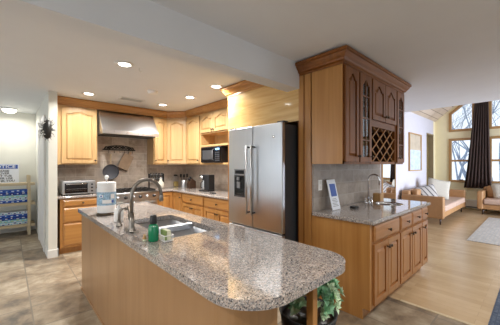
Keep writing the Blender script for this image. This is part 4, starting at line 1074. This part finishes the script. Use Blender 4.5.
cushion('white cushion with dark stripes, half hidden behind the near sofa arm', (7.95, 1.95, .66), (R(-20), R(-14), R(-52)), .46, 'cushion_stripe')
cushion('pale cushion on the sofa at the right edge of the picture', (10.45, .72, .68), (R(-15), R(-8), R(-80)), .46)
tag(obj('area_rug', box(B(), 6.33, 9.5, -1.5, .93, 0, .012, .004), 'rug_grey'), 'pale grey woven area rug on the wood floor before the sofas', 'rug')
tag(obj('runner_rug', box(B(), 2.6, 4.9, -.75, .31, 0, .012, .004), 'rug_blue'), 'dark blue rug at the bottom right corner of the picture', 'rug')
# curtain
def curtain(y0, y1, label, seed):
    bm = B(); n = 90; rows = []
    rnd = random.Random(seed); nf = 7
    for k in range(13):
        f = k / 12; z = 0.68 + (4.18 - .68) * f
        half = (y1 - y0) / 2 * (1 - .62 * f ** .75); yc = (y0 + y1) / 2 - .11 * f
        row = []
        for i in range(n + 1):
            s = 2 * i / n - 1
            row.append(bm.verts.new((10.86 + .045 * math.sin(s * math.pi * nf + .6 * math.sin(3 * f + s * 2)), yc + s * half, z)))
        rows.append(row)
    for a, b_ in zip(rows, rows[1:]):
        for i in range(n): bm.faces.new((a[i], a[i + 1], b_[i + 1], b_[i]))
    o = obj('curtain', bm, 'curtain', smooth=True); md = o.modifiers.new('solid', 'SOLIDIFY'); md.thickness = .004
    return tag(o, label, 'curtain')
curtain(.98, 1.66, 'long dark brown curtain hanging between the living room windows', 1)
curtain(-.42, .16, 'shorter dark brown curtain farthest right on the window wall', 2)
t = thing('curtain_rod', 'dark rod carrying the brown curtains high on the window wall', 'curtain rod', (10.87, 0, 4.2))
obj('rod', tube(B(), [(0, -.5, 0), (0, 1.45, 0)], .014, 10), 'bronze', t)
for y in (-.3, .6, 1.4): obj('bracket', box(B(), 0, .13, y - .01, y + .01, -.01, .01), 'bronze', t)
t = thing('baseboard_heater', 'long white baseboard heater under the living room windows', 'heater', (10.92, -3.2, 0))
obj('housing', box(B(), 0, .075, 0, 5.6, .04, .30, .006), 'heater_white', t); obj('damper', box(B(), -.012, 0, 0.02, 5.58, .25, .29), 'heater_white', t)
obj('fin_slot', box(B(), -.004, 0.0, .02, 5.58, .055, .085), 'dark_grey', t)
t = thing('framed_picture', 'framed beach picture with pale sand over blue water on the white wall', 'picture', (8.20, 2.47, 1.24))
PWd, PH = 1.08, 1.08
obj('frame', frame_rect(B(), 'y', -.045, 0, 0, PWd, 0, PH, t=.03), 'frame_oak', t)
obj('sand_print', box(B(), .03, PWd - .03, -.02, -.005, PH * .56, PH - .03), 'art_sand', t); obj('water_print', box(B(), .03, PWd - .03, -.02, -.005, .03, PH * .56), 'art_water', t)
t = thing('wall_mirror', 'tall mirror in a thin wood frame on the wall behind the wet bar', 'mirror', (6.35, 2.47, .30))
obj('frame', frame_rect(B(), 'y', -.03, 0, 0, .84, 0, 1.75, t=.03), 'frame_oak', t); obj('glass', box(B(), .03, .81, -.02, -.01, .03, 1.72), 'mirror', t)
